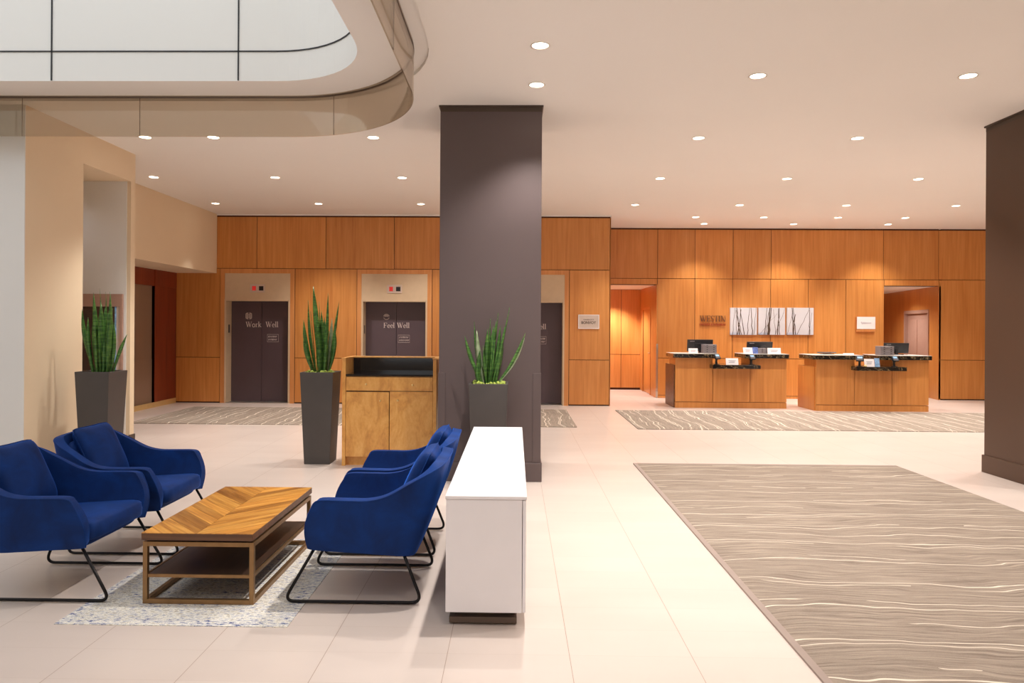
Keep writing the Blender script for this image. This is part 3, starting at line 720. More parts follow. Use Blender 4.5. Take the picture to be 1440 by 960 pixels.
# ------------------------------------------------------------------ armchairs
def make_chair():
    t = thing('velvet_armchair', '', 'armchair')
    cols = [  # bottom (u, y, z), top (u, y, z), bulge forward at mid
        ((.262, .330, .315), (.215, .392, .585), .030),
        ((.225, .334, .308), (.175, .396, .608), .016),
        ((.08, .338, .300), (.02, .400, .608), .004),
        ((-.08, .338, .292), (-.10, .400, .609), .0),
        ((-.20, .334, .284), (-.21, .396, .635), .0),
        ((-.285, .326, .277), (-.34, .380, .705), -.003),
        ((-.335, .300, .272), (-.455, .350, .765), -.004),
        ((-.352, .240, .270), (-.515, .285, .795), -.004),
        ((-.356, .12, .270), (-.530, .14, .806), -.004),
        ((-.358, 0, .270), (-.535, 0, .808), -.004)]
    full = cols + [((b[0], -b[1], b[2]), (tp[0], -tp[1], tp[2]), g) for b, tp, g in cols[-2::-1]]
    def cr(p0, p1, p2, p3, t):
        return .5 * ((2 * p1) + (p2 - p0) * t + (2 * p0 - 5 * p1 + 4 * p2 - p3) * t * t + (3 * p1 - p0 - 3 * p2 + p3) * t ** 3)
    FV = [(Vector(b), Vector(tp), Vector((g, 0, 0))) for b, tp, g in full]; dense = []
    for i in range(len(FV) - 1):
        q = [FV[max(0, min(len(FV) - 1, j))] for j in (i - 1, i, i + 1, i + 2)]
        for k in range(4):
            dense.append(tuple(cr(q[0][c], q[1][c], q[2][c], q[3][c], k / 4) for c in range(3)))
    dense.append(FV[-1])
    bm = nb(); nr = 10; grid = []
    for b, tp, g in dense:
        col = []
        for k in range(nr + 1):
            s = k / nr; p = b.lerp(tp, s); p.x += g.x * math.sin(math.pi * s)
            p.y *= 1 + .03 * math.sin(math.pi * s); p.x -= .012 * math.sin(math.pi * s) if b.x < -.3 else 0
            col.append(bm.verts.new(p))
        grid.append(col)
    for c1, c2 in zip(grid, grid[1:]):
        for k in range(nr): bm.faces.new((c1[k], c2[k], c2[k + 1], c1[k + 1]))
    top = [c[-1].co.copy() for c in grid]; fr = [c.co.copy() for c in grid[0]]; fl = [c.co.copy() for c in grid[-1]]
    # normals outward so that the thickness grows inwards
    me = bpy.data.meshes.new('shell'); 
    bmesh.ops.recalc_face_normals(bm, faces=bm.faces)
    bm.faces.ensure_lookup_table()
    mid = bm.faces[len(bm.faces) // 2]; 
    if mid.normal.x > 0: bmesh.ops.reverse_faces(bm, faces=bm.faces)
    bm.to_mesh(me); bm.free(); 
    sh = obj('shell', me, M['velvet'], t, smooth=True)
    md = sh.modifiers.new('solid', 'SOLIDIFY'); md.thickness = .062; md.offset = -1; md.use_even_offset = True
    md = sh.modifiers.new('bev', 'BEVEL'); md.width = .012; md.segments = 3; md.limit_method = 'ANGLE'; md.angle_limit = math.radians(50)
    bm = nb(); n1_ = len(top); pts = [(p, 'f') for p in fr[:-1]] + [(p, 't') for p in top] + [(p, 'f') for p in fl[::-1][1:]]
    pth = []
    for p, w_ in pts:
        q = p.copy(); ctr = Vector((0, 0, p.z)); d = (Vector((p.x, p.y, 0)) - Vector((max(-.25, min(.2, p.x)), 0, 0)))
        if d.length > .01: d.normalize(); q -= Vector((d.x, d.y, 0)) * .004
        if w_ == 't': q.z -= .002
        else: q.x -= .003
        pth.append(q)
    for _ in range(1):
        q = [pth[0]]
        for a, b in zip(pth, pth[1:]): q += [a.lerp(b, .25), a.lerp(b, .75)]
        q.append(pth[-1]); pth = q
    ring_tube(bm, pth, .0055, 6); obj('piping', bm, M['velvet'], sh, smooth=True)
    # seat: soft block with a rolled front, tilted back
    def soft(name, sx, sy, sz, loc, roty, e=.35, e2=.35, nu=28, nv=14, pinch=0.):
        bm = nb(); sg = lambda v, p: math.copysign(abs(v) ** p, v); rows = []
        for j in range(nv + 1):
            ph = -math.pi / 2 + math.pi * j / nv; row = []
            for i in range(nu):
                a = 2 * math.pi * i / nu; c = sg(math.cos(ph), e)
                x = sx * c * sg(math.cos(a), e2); y = sy * c * sg(math.sin(a), e2); z = sz * sg(math.sin(ph), e)
                if pinch:
                    q = max(abs(x) / sx, abs(y) / sy); z *= (1 - pinch * q ** 3); k = 1 - .06 * (1 - abs(abs(x) / sx - abs(y) / sy)) * 0; x *= 1 - .05 * (1 - (abs(y) / sy) ** 2); y *= 1 - .05 * (1 - (abs(x) / sx) ** 2)
                row.append(bm.verts.new((x, y, z)))
            rows.append(row)
        for j in range(nv):
            for i in range(nu):
                try: bm.faces.new((rows[j][i], rows[j][(i + 1) % nu], rows[j + 1][(i + 1) % nu], rows[j + 1][i]))
                except Exception: pass
        bmesh.ops.remove_doubles(bm, verts=bm.verts, dist=.0005)
        bmesh.ops.transform(bm, matrix=Matrix.Translation(loc) @ Matrix.Rotation(roty, 4, 'Y'), verts=bm.verts)
        return bm
    obj('seat', soft('seat', .315, .292, .068, (-.02, 0, .375), math.radians(-4), .4, .22), M['velvet'], t, smooth=True)
    obj('seat_base', soft('b', .29, .318, .05, (-.055, 0, .315), math.radians(-4), .5, .25), M['velvet'], t, smooth=True)
    obj('inner_back', soft('ib', .21, .255, .04, (-.385, 0, .565), math.radians(-109), .5, .3), M['velvet'], t, smooth=True)
    bm = nb(); N = 20; A = .222; T = .074; sheets = []
    for sd in (1, -1):
        g_ = []
        for i in range(N + 1):
            row = []
            for j in range(N + 1):
                x = -1 + 2 * i / N; y = -1 + 2 * j / N
                h_ = T * ((1 - abs(x) ** 3.4) * (1 - abs(y) ** 3.4)) ** .5
                px_ = x * A * (1 - .05 * (1 - y * y)); py_ = y * A * (1 - .05 * (1 - x * x))
                kk = 1 - .07 * (x * y) ** 4; row.append(bm.verts.new((px_ * kk, py_ * kk, sd * h_)))
            g_.append(row)
        for i in range(N):
            for j in range(N): bm.faces.new((g_[i][j], g_[i + 1][j], g_[i + 1][j + 1], g_[i][j + 1]))
        sheets.append(g_)
    bmesh.ops.remove_doubles(bm, verts=bm.verts, dist=.0004)
    mtp = Matrix.Translation((-.342, 0, .655)) @ Matrix.Rotation(math.radians(-115), 4, 'Y')
    bmesh.ops.transform(bm, matrix=mtp, verts=bm.verts)
    pil = obj('pillow', bm, M['velvet'], t, smooth=True)
    bm = nb(); ed_ = []
    for x0, y0, x1, y1 in ((-1, -1, 1, -1), (1, -1, 1, 1), (1, 1, -1, 1), (-1, 1, -1, -1)):
        for k in range(10):
            q_ = k / 10; x = x0 + (x1 - x0) * q_; y = y0 + (y1 - y0) * q_
            kk = 1 - .07 * (x * y) ** 4; ed_.append(mtp @ Vector((kk * x * A * (1 - .05 * (1 - y * y)), kk * y * A * (1 - .05 * (1 - x * x)), 0)))
    ring_tube(bm, ed_, .0045, 6, closed=True); obj('seam', bm, M['velvet'], pil, smooth=True)
    for s in (-1, 1):
        y = .32 * s
        pts = fillet([(.225, y * .96, .315), (.40, y, .009), (-.40, y, .009), (-.29, y * .96, .285)], .065, 8)
        bm = nb(); ring_tube(bm, pts, .009, 10); obj('sled_leg', bm, M['black_metal'], t, smooth=True)
    for u in (.12, -.24):
        bm = nb(); ring_tube(bm, [(u, -.31, .305 if u > 0 else .29), (u, .31, .305 if u > 0 else .29)], .008, 8); obj('cross_bar', bm, M['black_metal'], t, smooth=True)
    return t
def copy_tree(o, parent=None):
    c = o.copy(); COL.objects.link(c); c.parent = parent
    for ch in list(o.children): copy_tree(ch, c)
    return c
ch = make_chair()
spots = [(-2.72, 4.37, 0, 'royal blue velvet armchair cut by the left edge, nearest the viewer'),
         (-2.71, 5.21, 0, 'royal blue velvet armchair beside the cream wall, behind the left one'),
         (-.925, 4.40, math.pi, 'royal blue velvet armchair beside the white sideboard, front one of the pair'),
         (-.935, 5.26, math.pi, 'royal blue velvet armchair beside the sideboard, mostly hidden behind the front one')]
for i, (x, y, a, lb) in enumerate(spots):
    o = ch if i == 0 else copy_tree(ch)
    o.location = (x, y, .0045); o.rotation_euler = (0, 0, a); tag(o, lb, 'armchair', 'blue velvet armchairs around the coffee table')

# ------------------------------------------------------------------ white sideboard
sb = thing('sideboard', 'long low white sideboard on a dark plinth beside the armchairs', 'sideboard', (-.145, 5.1, 0))
sx0, sx1, sy0, sy1 = -.366, .068, 3.775, 6.4
obj('body', bx(sx0 + .004, sx1 - .024, sy0 + .004, sy1 - .004, .082, .682), M['white_lacquer'], sb, world=True, bevel=.002)
obj('top', bx(sx0, sx1, sy0, sy1, .684, .702), M['white_lacquer'], sb, world=True, bevel=.002)
for k in range(4):
    a = sy0 + .004 + k * (sy1 - sy0 - .008) / 4; b = a + (sy1 - sy0 - .008) / 4 - .003
    obj('door', bx(sx1 - .021, sx1 - .004, a, b, .084, .680), M['white_lacquer'], sb, world=True, bevel=.0015)
bm = nb(); box(bm, sx0 + .02, sx1 - .05, sy0 + .05, sy1 - .05, .008, .04); box(bm, sx0 + .05, sx1 - .06, sy0 + .09, sy1 - .09, .04, .082)
obj('plinth', bm, M['dark_steel'], sb, world=True)
for yy in (sy0 + .1, sy1 - .1):
    for xx in (sx0 + .045, sx1 - .075):
        bm = nb(); cyl(bm, (xx, yy, 0), .015, .009); obj('foot', bm, M['black_metal'], sb, world=True)

# ------------------------------------------------------------------ host cabinet
cy0, cx0, cx1, cH = 8.12, X(481, 8.12, 560), X(613.6, 8.12, 560), 1.235
cb_ = thing('host_cabinet', 'honey maple host cabinet with open black top well between planter and pillar', 'cabinet', ((cx0 + cx1) / 2, cy0 + .27, 0))
cy1 = cy0 + .52; w = .04
for a, b in ((cx0, cx0 + w), (cx1 - w, cx1)):
    obj('side_panel', bx(a, b, cy0, cy1, 0, cH - .012), M['maple'], cb_, world=True, bevel=.003)
obj('carcass', bx(cx0 + w, cx1 - w, cy0 + .03, cy1 - .01, .1, 1.03), M['maple'], cb_, world=True)
obj('toe_kick', bx(cx0 + w, cx1 - w, cy0 + .06, cy0 + .08, .0, .1), M['maple'], cb_, world=True)
obj('well_floor', bx(cx0 + w, cx1 - w, cy0 + .004, cy1 - .02, 1.03, 1.05), M['black_gloss'], cb_, world=True)
obj('well_back', bx(cx0 + w, cx1 - w, cy1 - .12, cy1 - .1, 1.05, cH - .012), M['black_gloss'], cb_, world=True)
bm = nb(); box(bm, cx0 - .008, cx1 + .008, cy1 - .13, cy1 + .01, cH - .012, cH + .004); box(bm, cx0 - .008, cx0 + w + .004, cy0 - .006, cy1 - .13, cH - .012, cH + .004); box(bm, cx1 - w - .004, cx1 + .03, cy0 - .006, cy1 - .13, cH - .012, cH + .004)
obj('top_rim', bm, M['maple'], cb_, world=True, bevel=.002)
xi0, xi1 = cx0 + w + .003, cx1 - w - .003; xm = (xi0 + xi1) / 2
def knob(x, z, par):
    bm = nb(); cyl(bm, (x, cy0 - .004, z), .006, .014, 'y', 12); bmesh.ops.create_uvsphere(bm, u_segments=14, v_segments=8, radius=.013, matrix=Matrix.Translation((x, cy0 - .014, z)))
    obj('knob', bm, M['brass'], par, world=True, smooth=True)
dw = obj('drawer', bx(xi0, xi1, cy0 + .005, cy0 + .03, .862, 1.018), M['maple'], cb_, world=True, bevel=.002)
knob(xi0 + (xi1 - xi0) * .235, .937, dw); knob(xi0 + (xi1 - xi0) * .77, .932, dw)
d = obj('door', bx(xi0, xm - .003, cy0 + .005, cy0 + .03, .105, .848), M['maple'], cb_, world=True, bevel=.002); knob(xm - .1, .75, d)
d = obj('door', bx(xm + .006, xi1, cy0 + .005, cy0 + .03, .105, .855), M['maple'], cb_, world=True, bevel=.002); knob(xm + .1, .755, d)
bm = nb(); box(bm, xi0, xi1, cy0 + .026, cy0 + .0295, .848, .862); box(bm, xm - .003, xm + .006, cy0 + .026, cy0 + .0295, .105, .85)
obj('shadow_gap', bm, M['wood_gap'], cb_, world=True)

# ------------------------------------------------------------------ potted snake plants
def leaf(bm, base, tip, W, bend, face, mi=0, droop=0.):
    n = 12; base = Vector(base); tip = Vector(tip); rows = []
    side0 = Vector((math.cos(face), math.sin(face), 0))
    for i in range(n + 1):
        t = i / n; p = base.lerp(tip, t); p += Vector(bend) * math.sin(math.pi * t) ; p.z += droop * math.sin(math.pi * t)
        w = W * (.42 + .58 * math.sin(min(1, t / .6) * math.pi / 2)) * (1 if t < .62 else max(.02, 1 - ((t - .62) / .38) ** 1.5))
        tw = face + .5 * t; s = Vector((math.cos(tw), math.sin(tw), 0)); nrm = Vector((-math.sin(tw), math.cos(tw), 0))
        rows.append([bm.verts.new(p + s * w * k + nrm * (abs(k) * w * .35 + th)) for k, th in ((-.5, 0), (0, 0), (.5, 0), (0, .006 + .004 * (1 - t)))])
    for a, b in zip(rows, rows[1:]):
        for i, j in ((0, 1), (1, 2), (2, 3), (3, 0)):
            f = bm.faces.new((a[i], a[j], b[j], b[i])); f.material_index = mi
    bm.faces.new(rows[0]); bm.faces.new(rows[-1][::-1])
def potted(label, cx, cy, rz, top, bot, H, leaves, Yl, extra=18, seed=1, moss=True, lw=.92):
    rnd = random.Random(seed)
    t = thing('potted_snake_plant', label, 'potted plant', (cx, cy, 0), rz, 'snake plants in tall square planters')
    bm = nb(); o = top / 2; b = bot / 2; i_ = o - .018; d = .06
    L = [[bm.verts.new((sx * q, sy * q, z)) for sx, sy in ((-1, -1), (1, -1), (1, 1), (-1, 1))] for q, z in ((b, 0), (o, H), (i_, H), (i_ - .01, H - d))]
    bm.faces.new(L[0][::-1])
    for a, c in zip(L, L[1:]):
        for k in range(4): bm.faces.new((a[k], a[(k + 1) % 4], c[(k + 1) % 4], c[k]))
    bm.faces.new(L[3]); obj('planter', bm, M['planter'], t, bevel=.004)
    bm = nb(); nx = 12; gr = [[bm.verts.new((-i_ * .96 + 2 * i_ * .96 * a / nx, -i_ * .96 + 2 * i_ * .96 * c / nx, H - .03 + rnd.uniform(-.008, .02))) for c in range(nx + 1)] for a in range(nx + 1)]
    for a in range(nx):
        for c in range(nx): bm.faces.new((gr[a][c], gr[a + 1][c], gr[a + 1][c + 1], gr[a][c + 1]))
    g2 = bmesh.ops.extrude_face_region(bm, geom=bm.faces[:]); 
    for v in g2['geom']:
        if isinstance(v, bmesh.types.BMVert): v.co.z = H - .055
    obj('soil', bm, M['soil'], t, smooth=True)
    if moss:
        bm = nb()
        for k in range(46):
            a = rnd.uniform(0, 2 * math.pi); rr = i_ * rnd.uniform(.45, .9); x = max(-i_ * .85, min(i_ * .85, rr * 1.2 * math.cos(a))); y = max(-i_ * .85, min(i_ * .85, rr * 1.2 * math.sin(a)))
            bmesh.ops.create_icosphere(bm, subdivisions=1, radius=rnd.uniform(.012, .026), matrix=Matrix.Translation((x, y, H - .012 + rnd.uniform(-.006, .016))))
        obj('moss', bm, M['moss'], t, smooth=True)['kind'] = 'stuff'
    bm = nb(); inv = full_matrix(t).inverted()
    for (px, py, bxo, Wd, dy, mi, bend) in leaves:
        tip = inv @ atY(px, py, cy + dy); base = (bxo, rnd.uniform(-.06, .06), H - .05)
        leaf(bm, base, tip, Wd * lw, (bend, 0, 0), rnd.uniform(-.8, .8) - rz, mi)
    ref = [inv @ atY(l[0], l[1], cy + l[4]) for l in leaves]; hm = max(v.z for v in ref)
    for k in range(extra):
        a = rnd.uniform(0, 2 * math.pi); r1 = rnd.uniform(.01, .09); r2 = r1 + rnd.uniform(.02, .09); hh = H + (hm - H) * rnd.uniform(.35, .78)
        leaf(bm, (r1 * math.cos(a), r1 * math.sin(a), H - .05), (r2 * math.cos(a), r2 * math.sin(a), hh), rnd.uniform(.035, .055), (0, 0, 0), rnd.uniform(0, math.pi))
    obj('foliage', bm, [M['leaf'], M['leaf_pale']], t, smooth=True)
    return t
# px, py of tips, base x offset, width, depth offset, material, bend
potted('snake plant in a tall charcoal planter left of the maple cabinet', -2.285, 8.34, 0, .385, .30, 1.065,
       [(440.5, 402, -.01, .085, 0, 0, 0), (433.5, 422, -.06, .05, .03, 0, -.02), (427, 449, -.07, .055, -.03, 0, -.03), (427, 471, -.09, .05, -.05, 0, -.03), (430, 480, -.08, .05, -.08, 0, -.02),
        (452, 436, .02, .06, .05, 0, 0), (449, 424, .01, .02, .08, 0, 0), (461.5, 411, .04, .04, .02, 0, .0), (477, 423, .08, .035, 0, 0, .0), (467, 447, .06, .06, .03, 1, .01), (471, 460, .08, .055, -.04, 0, .03), (458, 452, .05, .06, -.04, 0, .01), (446, 458, .0, .06, -.07, 0, 0)], 0, 8, 3)
potted('snake plant in a dark planter against the cream wall, behind the left chairs', -4.69, 7.99, 0, .385, .30, 1.075,
       [(131.5, 411, -.04, .06, 0, 0, 0), (140.5, 405, .0, .02, .05, 0, 0), (149, 410, .05, .025, .06, 0, 0), (155, 410, .06, .065, 0, 0, .02), (115.5, 434, -.1, .05, -.02, 0, -.04), (178.5, 470, .12, .06, -.02, 0, -.02),
        (143, 428, .0, .09, -.03, 0, 0), (135, 432, -.04, .07, -.06, 0, -.02), (152, 440, .04, .07, -.05, 0, .02), (124, 446, -.07, .055, -.05, 0, -.02), (142, 424, 0, .08, .02, 0, 0), (148, 432, .02, .09, .05, 0, 0), (160, 452, .08, .05, .03, 0, .02)], 0, 12, 5, moss=False)
potted('snake plant with splayed leaves in the planter in front of the taupe pillar', -.26, 7.12, 0, .385, .30, 1.045,
       [(653.5, 472, -.05, .03, -.02, 0, -.02), (670.5, 464, -.04, .04, -.04, 1, -.01), (667, 452, -.05, .02, .02, 0, -.02), (690, 448, -.01, .022, .03, 0, 0), (698, 451, .0, .035, 0, 0, .0), (701, 440, .02, .02, .05, 0, 0),
        (717, 432, .03, .025, 0, 0, .01), (739, 468, .06, .035, -.03, 0, .04), (738, 475, .06, .012, -.06, 1, .05), (694, 458, 0, .04, .02, 0, 0), (686, 462, -.02, .035, -.04, 0, -.01), (704, 457, .03, .03, -.02, 0, .01), (675, 492, -.07, .035, -.06, 0, -.02), (708, 470, .05, .03, .03, 0, .02), (672, 510, -.09, .03, -.05, 0, -.02)], 0, 9, 8, lw=1.45)

# ------------------------------------------------------------------ reception desks
def desk(label, x0, x1, y0, y1, c0, c1, low, hiL, hiR):
    """c0,c1: the lowered middle bay; low: x-range of the lower slab; hiL / hiR: x-range of the high slabs"""
    t = thing('reception_desk', label, 'reception desk', ((x0 + x1) / 2, (y0 + y1) / 2, 0))
    zt = 1.01; zlow = .80
    for nm, a, b, z in (('bay_panel', x0, c0, zt), ('bay_panel', c0, c1, zlow), ('bay_panel', c1, x1, zt)):
        obj(nm, bx(a + .004, b - .004, y0 + .0, y0 + .04, .125, z), M['wood_wall'], t, world=True, bevel=.002)
    bm = nb(); yh = y0 + .58; box(bm, x0 + .006, c0, y0 + .04, yh, .12, zt - .002); box(bm, c0, c1, y0 + .04, y1, .12, zlow); box(bm, c1, x1 - .006, y0 + .04, yh, .12, zt - .002)
    box(bm, x0 + .006, c0, yh, y1, .12, .86); box(bm, c1, x1 - .006, yh, y1, .12, .86)
    obj('carcass', bm, M['wood_wall'], t, world=True)
    obj('kick', bx(x0 + .004, x1 - .004, y0 + .002, y1, 0, .115), M['wood_wall'], t, world=True)
    obj('end_panel', bx(x0 - .016, x0 + .004, y0 + .05, y1, 0, .86), M['wood_dark'] if 'left' in label else M['wood_wall'], t, world=True)
    for a, b in (hiL, hiR): obj('counter_slab', bx(a, b, y0 - .08, y0 + .62, zt, zt + .08), M['marble'], t, world=True, bevel=.004)
    for a, b in (hiL, hiR): obj('counter_top', bx(a + .004, b - .004, y0 - .076, y0 + .616, zt + .08, zt + .087), M['pale_layer'], t, world=True)  # thin pale layer added over the marble for the white line along the counter
    obj('counter_slab', bx(low[0], low[1], y0 - .24, y1 - .3, zlow + .005, zlow + .08), M['marble'], t, world=True, bevel=.004)
    return t
DY = 14.38; RYd = 14.02
Xd = lambda p: X(p, DY, 520); Xr = lambda p: X(p, RYd, 520)
desk('left cherry wood reception desk with black marble counters', Xd(949.5), Xd(1106.5), DY, DY + .85, Xd(1002.5), Xd(1055), (Xd(998), Xd(1064)), (Xd(945.5), Xd(1009)), (Xd(1046), Xd(1107.5)))
desk('right cherry wood reception desk with black marble counters', Xr(1147.5), Xr(1306.5), RYd, RYd + .85, Xr(1202), Xr(1254.5), (Xr(1197), Xr(1266)), (Xr(1141), Xr(1212)), (Xr(1234.5), Xr(1307.5)))
# slanting left end of the right desk, as a wing of that desk
dk = bpy.data.objects['reception_desk.001']
bm = nb(); xa = Xr(1147.5); xw = X(1128.5, RYd + .8, 560)
prism(bm, [(xa + .002, RYd + .002), (xa + .002, RYd + .85), (xw, RYd + .85)], 0.0, .86); obj('wing', bm, M['wood_wall'], dk, world=True)

HZ = 1.0975; LZ = .8805
def pxx(p, Y): return X(p, Y, 495)
def monitor(label, xa, xb, Y, zt, zb=HZ, tilt=.12, stand=True):
    t = thing('monitor', label, 'monitor', ((xa + xb) / 2, Y + .1, zb), 0, 'computer monitors on the reception desks')
    hw = (xb - xa) / 2; h = zt - zb; bm = nb(); box(bm, -hw, hw, -.015, .015, .03, h)
    bmesh.ops.rotate(bm, cent=(0, 0, .03), matrix=Matrix.Rotation(tilt, 3, 'X'), verts=bm.verts)
    obj('screen_housing', bm, M['black'], t, bevel=.005)
    bm = nb(); box(bm, -hw * .45, hw * .45, -.03, -.012, h * .3, h * .72); bmesh.ops.rotate(bm, cent=(0, 0, .03), matrix=Matrix.Rotation(tilt, 3, 'X'), verts=bm.verts)
    obj('rear_bulge', bm, M['black'], t, bevel=.006)
    bm = nb(); box(bm, -hw * .8, -hw * .45, -.017, -.0155, h * .84, h * .9); bmesh.ops.rotate(bm, cent=(0, 0, .03), matrix=Matrix.Rotation(tilt, 3, 'X'), verts=bm.verts)
    obj('name_plate', bm, M['grey_plastic'], t)
    if stand:
        bm = nb(); box(bm, -.025, .025, -.05, -.0, 0.01, h * .5); obj('neck', bm, M['black'], t)
    bm = nb(); box(bm, -.11, .11, -.1, .07, 0, .012); obj('stand_base', bm, M['black'], t, bevel=.003)
def card(name, label, cat, pxa, pxb, pya, Y, zb, mat=None, tilt=.25, lines=True, group=None):
    a = atY(pxa, pya, Y); b = atY(pxb, pya, Y); h = a.z - zb; wd = b.x - a.x
    t = thing(name, label, cat, ((a.x + b.x) / 2, Y, zb), 0, group)
    bm = nb(); d = h * tilt
    v = [bm.verts.new(p) for p in ((-wd / 2, -.03, 0), (wd / 2, -.03, 0), (wd / 2, -.03 + d, h), (-wd / 2, -.03 + d, h), (-wd / 2, -.026, 0), (wd / 2, -.026, 0), (wd / 2, -.026 + d, h), (-wd / 2, -.026 + d, h))]
    for f in ((0, 1, 2, 3), (7, 6, 5, 4), (0, 4, 5, 1), (3, 2, 6, 7), (0, 3, 7, 4), (1, 5, 6, 2)): bm.faces.new([v[i] for i in f])
    obj('face', bm, mat or M['card'], t)
    bm = nb(); box(bm, -wd * .4, wd * .4, -.03 + .004, .05, 0, .004); obj('foot', bm, mat or M['card'], t)
    if lines:
        bm = nb()
        for k, (l0, l1) in enumerate(((.3, .3), (.22, .24), (.28, .2))):
            zz = h * (.62 - k * .15); yy = -.0315 + d * zz / h; box(bm, -wd * l0, wd * l1, yy - .001, yy + .0005, zz, zz + h * .05)
        obj('print', bm, M['print'], t)
def terminal(label, px, pya, Y, zb, turn=0.):
    a = atY(px, pya, Y); t = thing('card_terminal', label, 'card terminal', (a.x, Y, zb), turn, 'card payment terminals on the reception desks')
    h = a.z - zb
    bm = nb(); cyl(bm, (0, 0, 0), .058, .012, seg=20); obj('stand_base', bm, M['black'], t)
    bm = nb(); ring_tube(bm, [(0, .01, .01), (0, .015, h * .35), (0, -.0, h * .6)], [.026, .022, .03], 10); obj('stand', bm, M['black'], t)
    bm = nb(); box(bm, -.07, .07, -.018, .018, -h * .22, h * .3)
    mt = Matrix.Translation((0, -.01, h * .7)) @ Matrix.Rotation(-.6, 4, 'X'); bmesh.ops.transform(bm, matrix=mt, verts=bm.verts)
    bd = obj('body', bm, M['black'], t, bevel=.008)
    bm = nb(); box(bm, -.045, .045, -.0205, -.0175, h * .02, h * .2); bmesh.ops.transform(bm, matrix=mt, verts=bm.verts); obj('screen', bm, M['skyblue'], bd)
    bm = nb()
    for i in range(3):
        for j in range(3): box(bm, -.045 + i * .033, -.023 + i * .033, -.0205, -.0175, -h * .18 + j * h * .06, -h * .15 + j * h * .06)
    bmesh.ops.transform(bm, matrix=mt, verts=bm.verts); obj('keypad', bm, M['grey_plastic'], bd)
def organiser(label, pa, pb, pya, Y, zb):
    a = atY(pa, pya, Y); b = atY(pb, pya, Y); h = a.z - zb; wd = b.x - a.x
    t = thing('drawer_organiser', label, 'desk organiser', ((a.x + b.x) / 2, Y, zb), 0)
    obj('casing', bx(-wd / 2, wd / 2, -.1, .12, 0, h), M['grey_plastic'], t, bevel=.004)
    for k in range(4):
        z0 = .01 + k * (h - .015) / 4; d = obj('drawer', bx(-wd / 2 + .008, wd / 2 - .008, -.108, -.1, z0, z0 + (h - .015) / 4 - .008), M['grey_plastic'], t, bevel=.002)
        for xx in (-wd * .3, wd * .22): obj('pull', bx(xx, xx + wd * .1, -.112, -.108, z0 + .018, z0 + .03), M['black'], d)
Y1 = DY + .3
monitor('black monitor seen from behind, leftmost, on the left reception desk', pxx(966, Y1 + .1), pxx(1002, Y1 + .1), Y1, atY(980, 477, Y1 + .1).z)
organiser('small grey drawer unit beside the leftmost monitor on the left desk', 988, 1006, 484, DY + .16, HZ)
card('sign_card', 'square white sign card in front of the leftmost monitor', 'sign', 968, 981, 489.5, DY + .02, HZ)
terminal('black card terminal on a stand at the left end of the left desk low counter', 1008, 497, DY - .165, LZ, .5)
card('sign_card', 'wide white sign card on the low counter of the left desk', 'sign', 1020.5, 1038, 503.5, DY - .1, LZ)
terminal('black card terminal at the right end of the left desk low counter', 1057, 498, DY - .165, LZ, .4)
card('sign_card', 'tilted white sign card left of the blue brochure', 'sign', 1045, 1058, 488.5, DY + .0, HZ, None, .35)
card('brochure', 'blue printed brochure standing on the left reception desk', 'brochure', 1058, 1065.5, 488, DY + .12, HZ, M['blue_print'], .2, False)
monitor('wide black monitor seen from behind, behind the blue brochure', pxx(1049.5, Y1 + .12), pxx(1085.5, Y1 + .12), Y1 + .02, atY(1065, 480, Y1 + .12).z, tilt=.2)
organiser('small grey box between the blue brochure and the wide sign card', 1066.5, 1078, 489.5, DY + .13, HZ)
card('sign_card', 'wide white sign card at the right end of the left reception desk', 'sign', 1079, 1097.5, 489, DY + .02, HZ)
Y2 = RYd + .35
monitor('low black screen lying back at the left end of the right desk', pxx(1152, Y2), pxx(1179, Y2), Y2, atY(1165, 495.3, Y2).z, tilt=.6, stand=False)
card('sign_card', 'low white card beside the low screen on the right desk', 'sign', 1185, 1200, 496.3, RYd + .1, HZ, None, .25, False)
terminal('black card terminal at the left end of the right desk low counter', 1209, 500, RYd - .165, LZ, -.3)
card('sign_card', 'white sign card on the low counter of the right desk', 'sign', 1215, 1229, 504.5, RYd - .1, LZ)
card('brochure', 'light blue card beside the white sign on the right desk low counter', 'brochure', 1229.5, 1236.5, 503.5, RYd - .06, LZ, M['skyblue'], .2, False)
terminal('black card terminal at the right end of the right desk low counter', 1258, 500, RYd - .165, LZ, .3)
organiser('small grey drawer unit on the right reception desk', 1235, 1253.5, 486.5, RYd + .12, HZ)
monitor('large black monitor seen from behind on the right reception desk', pxx(1242, Y2 + .1), pxx(1277, Y2 + .1), Y2, atY(1260, 482, Y2 + .1).z, tilt=.12)
# small brass desk bell
p = atY(1214.5, 515, RYd - .2)
t = thing('desk_bell', 'tiny brass desk bell beside the left terminal of the right desk', 'bell', (p.x + .035, RYd - .19, LZ))
bm = nb(); cyl(bm, (0, 0, 0), .03, .008); obj('bell_base', bm, M['black'], t)
bm = nb(); bmesh.ops.create_uvsphere(bm, u_segments=16, v_segments=8, radius=.028, matrix=Matrix.Translation((0, 0, .01)))
bmesh.ops.delete(bm, geom=[v for v in bm.verts if v.co.z < .008], context='VERTS'); obj('dome', bm, M['brass'], t, smooth=True)
bm = nb(); cyl(bm, (0, 0, .036), .005, .012); obj('plunger', bm, M['brass'], t)
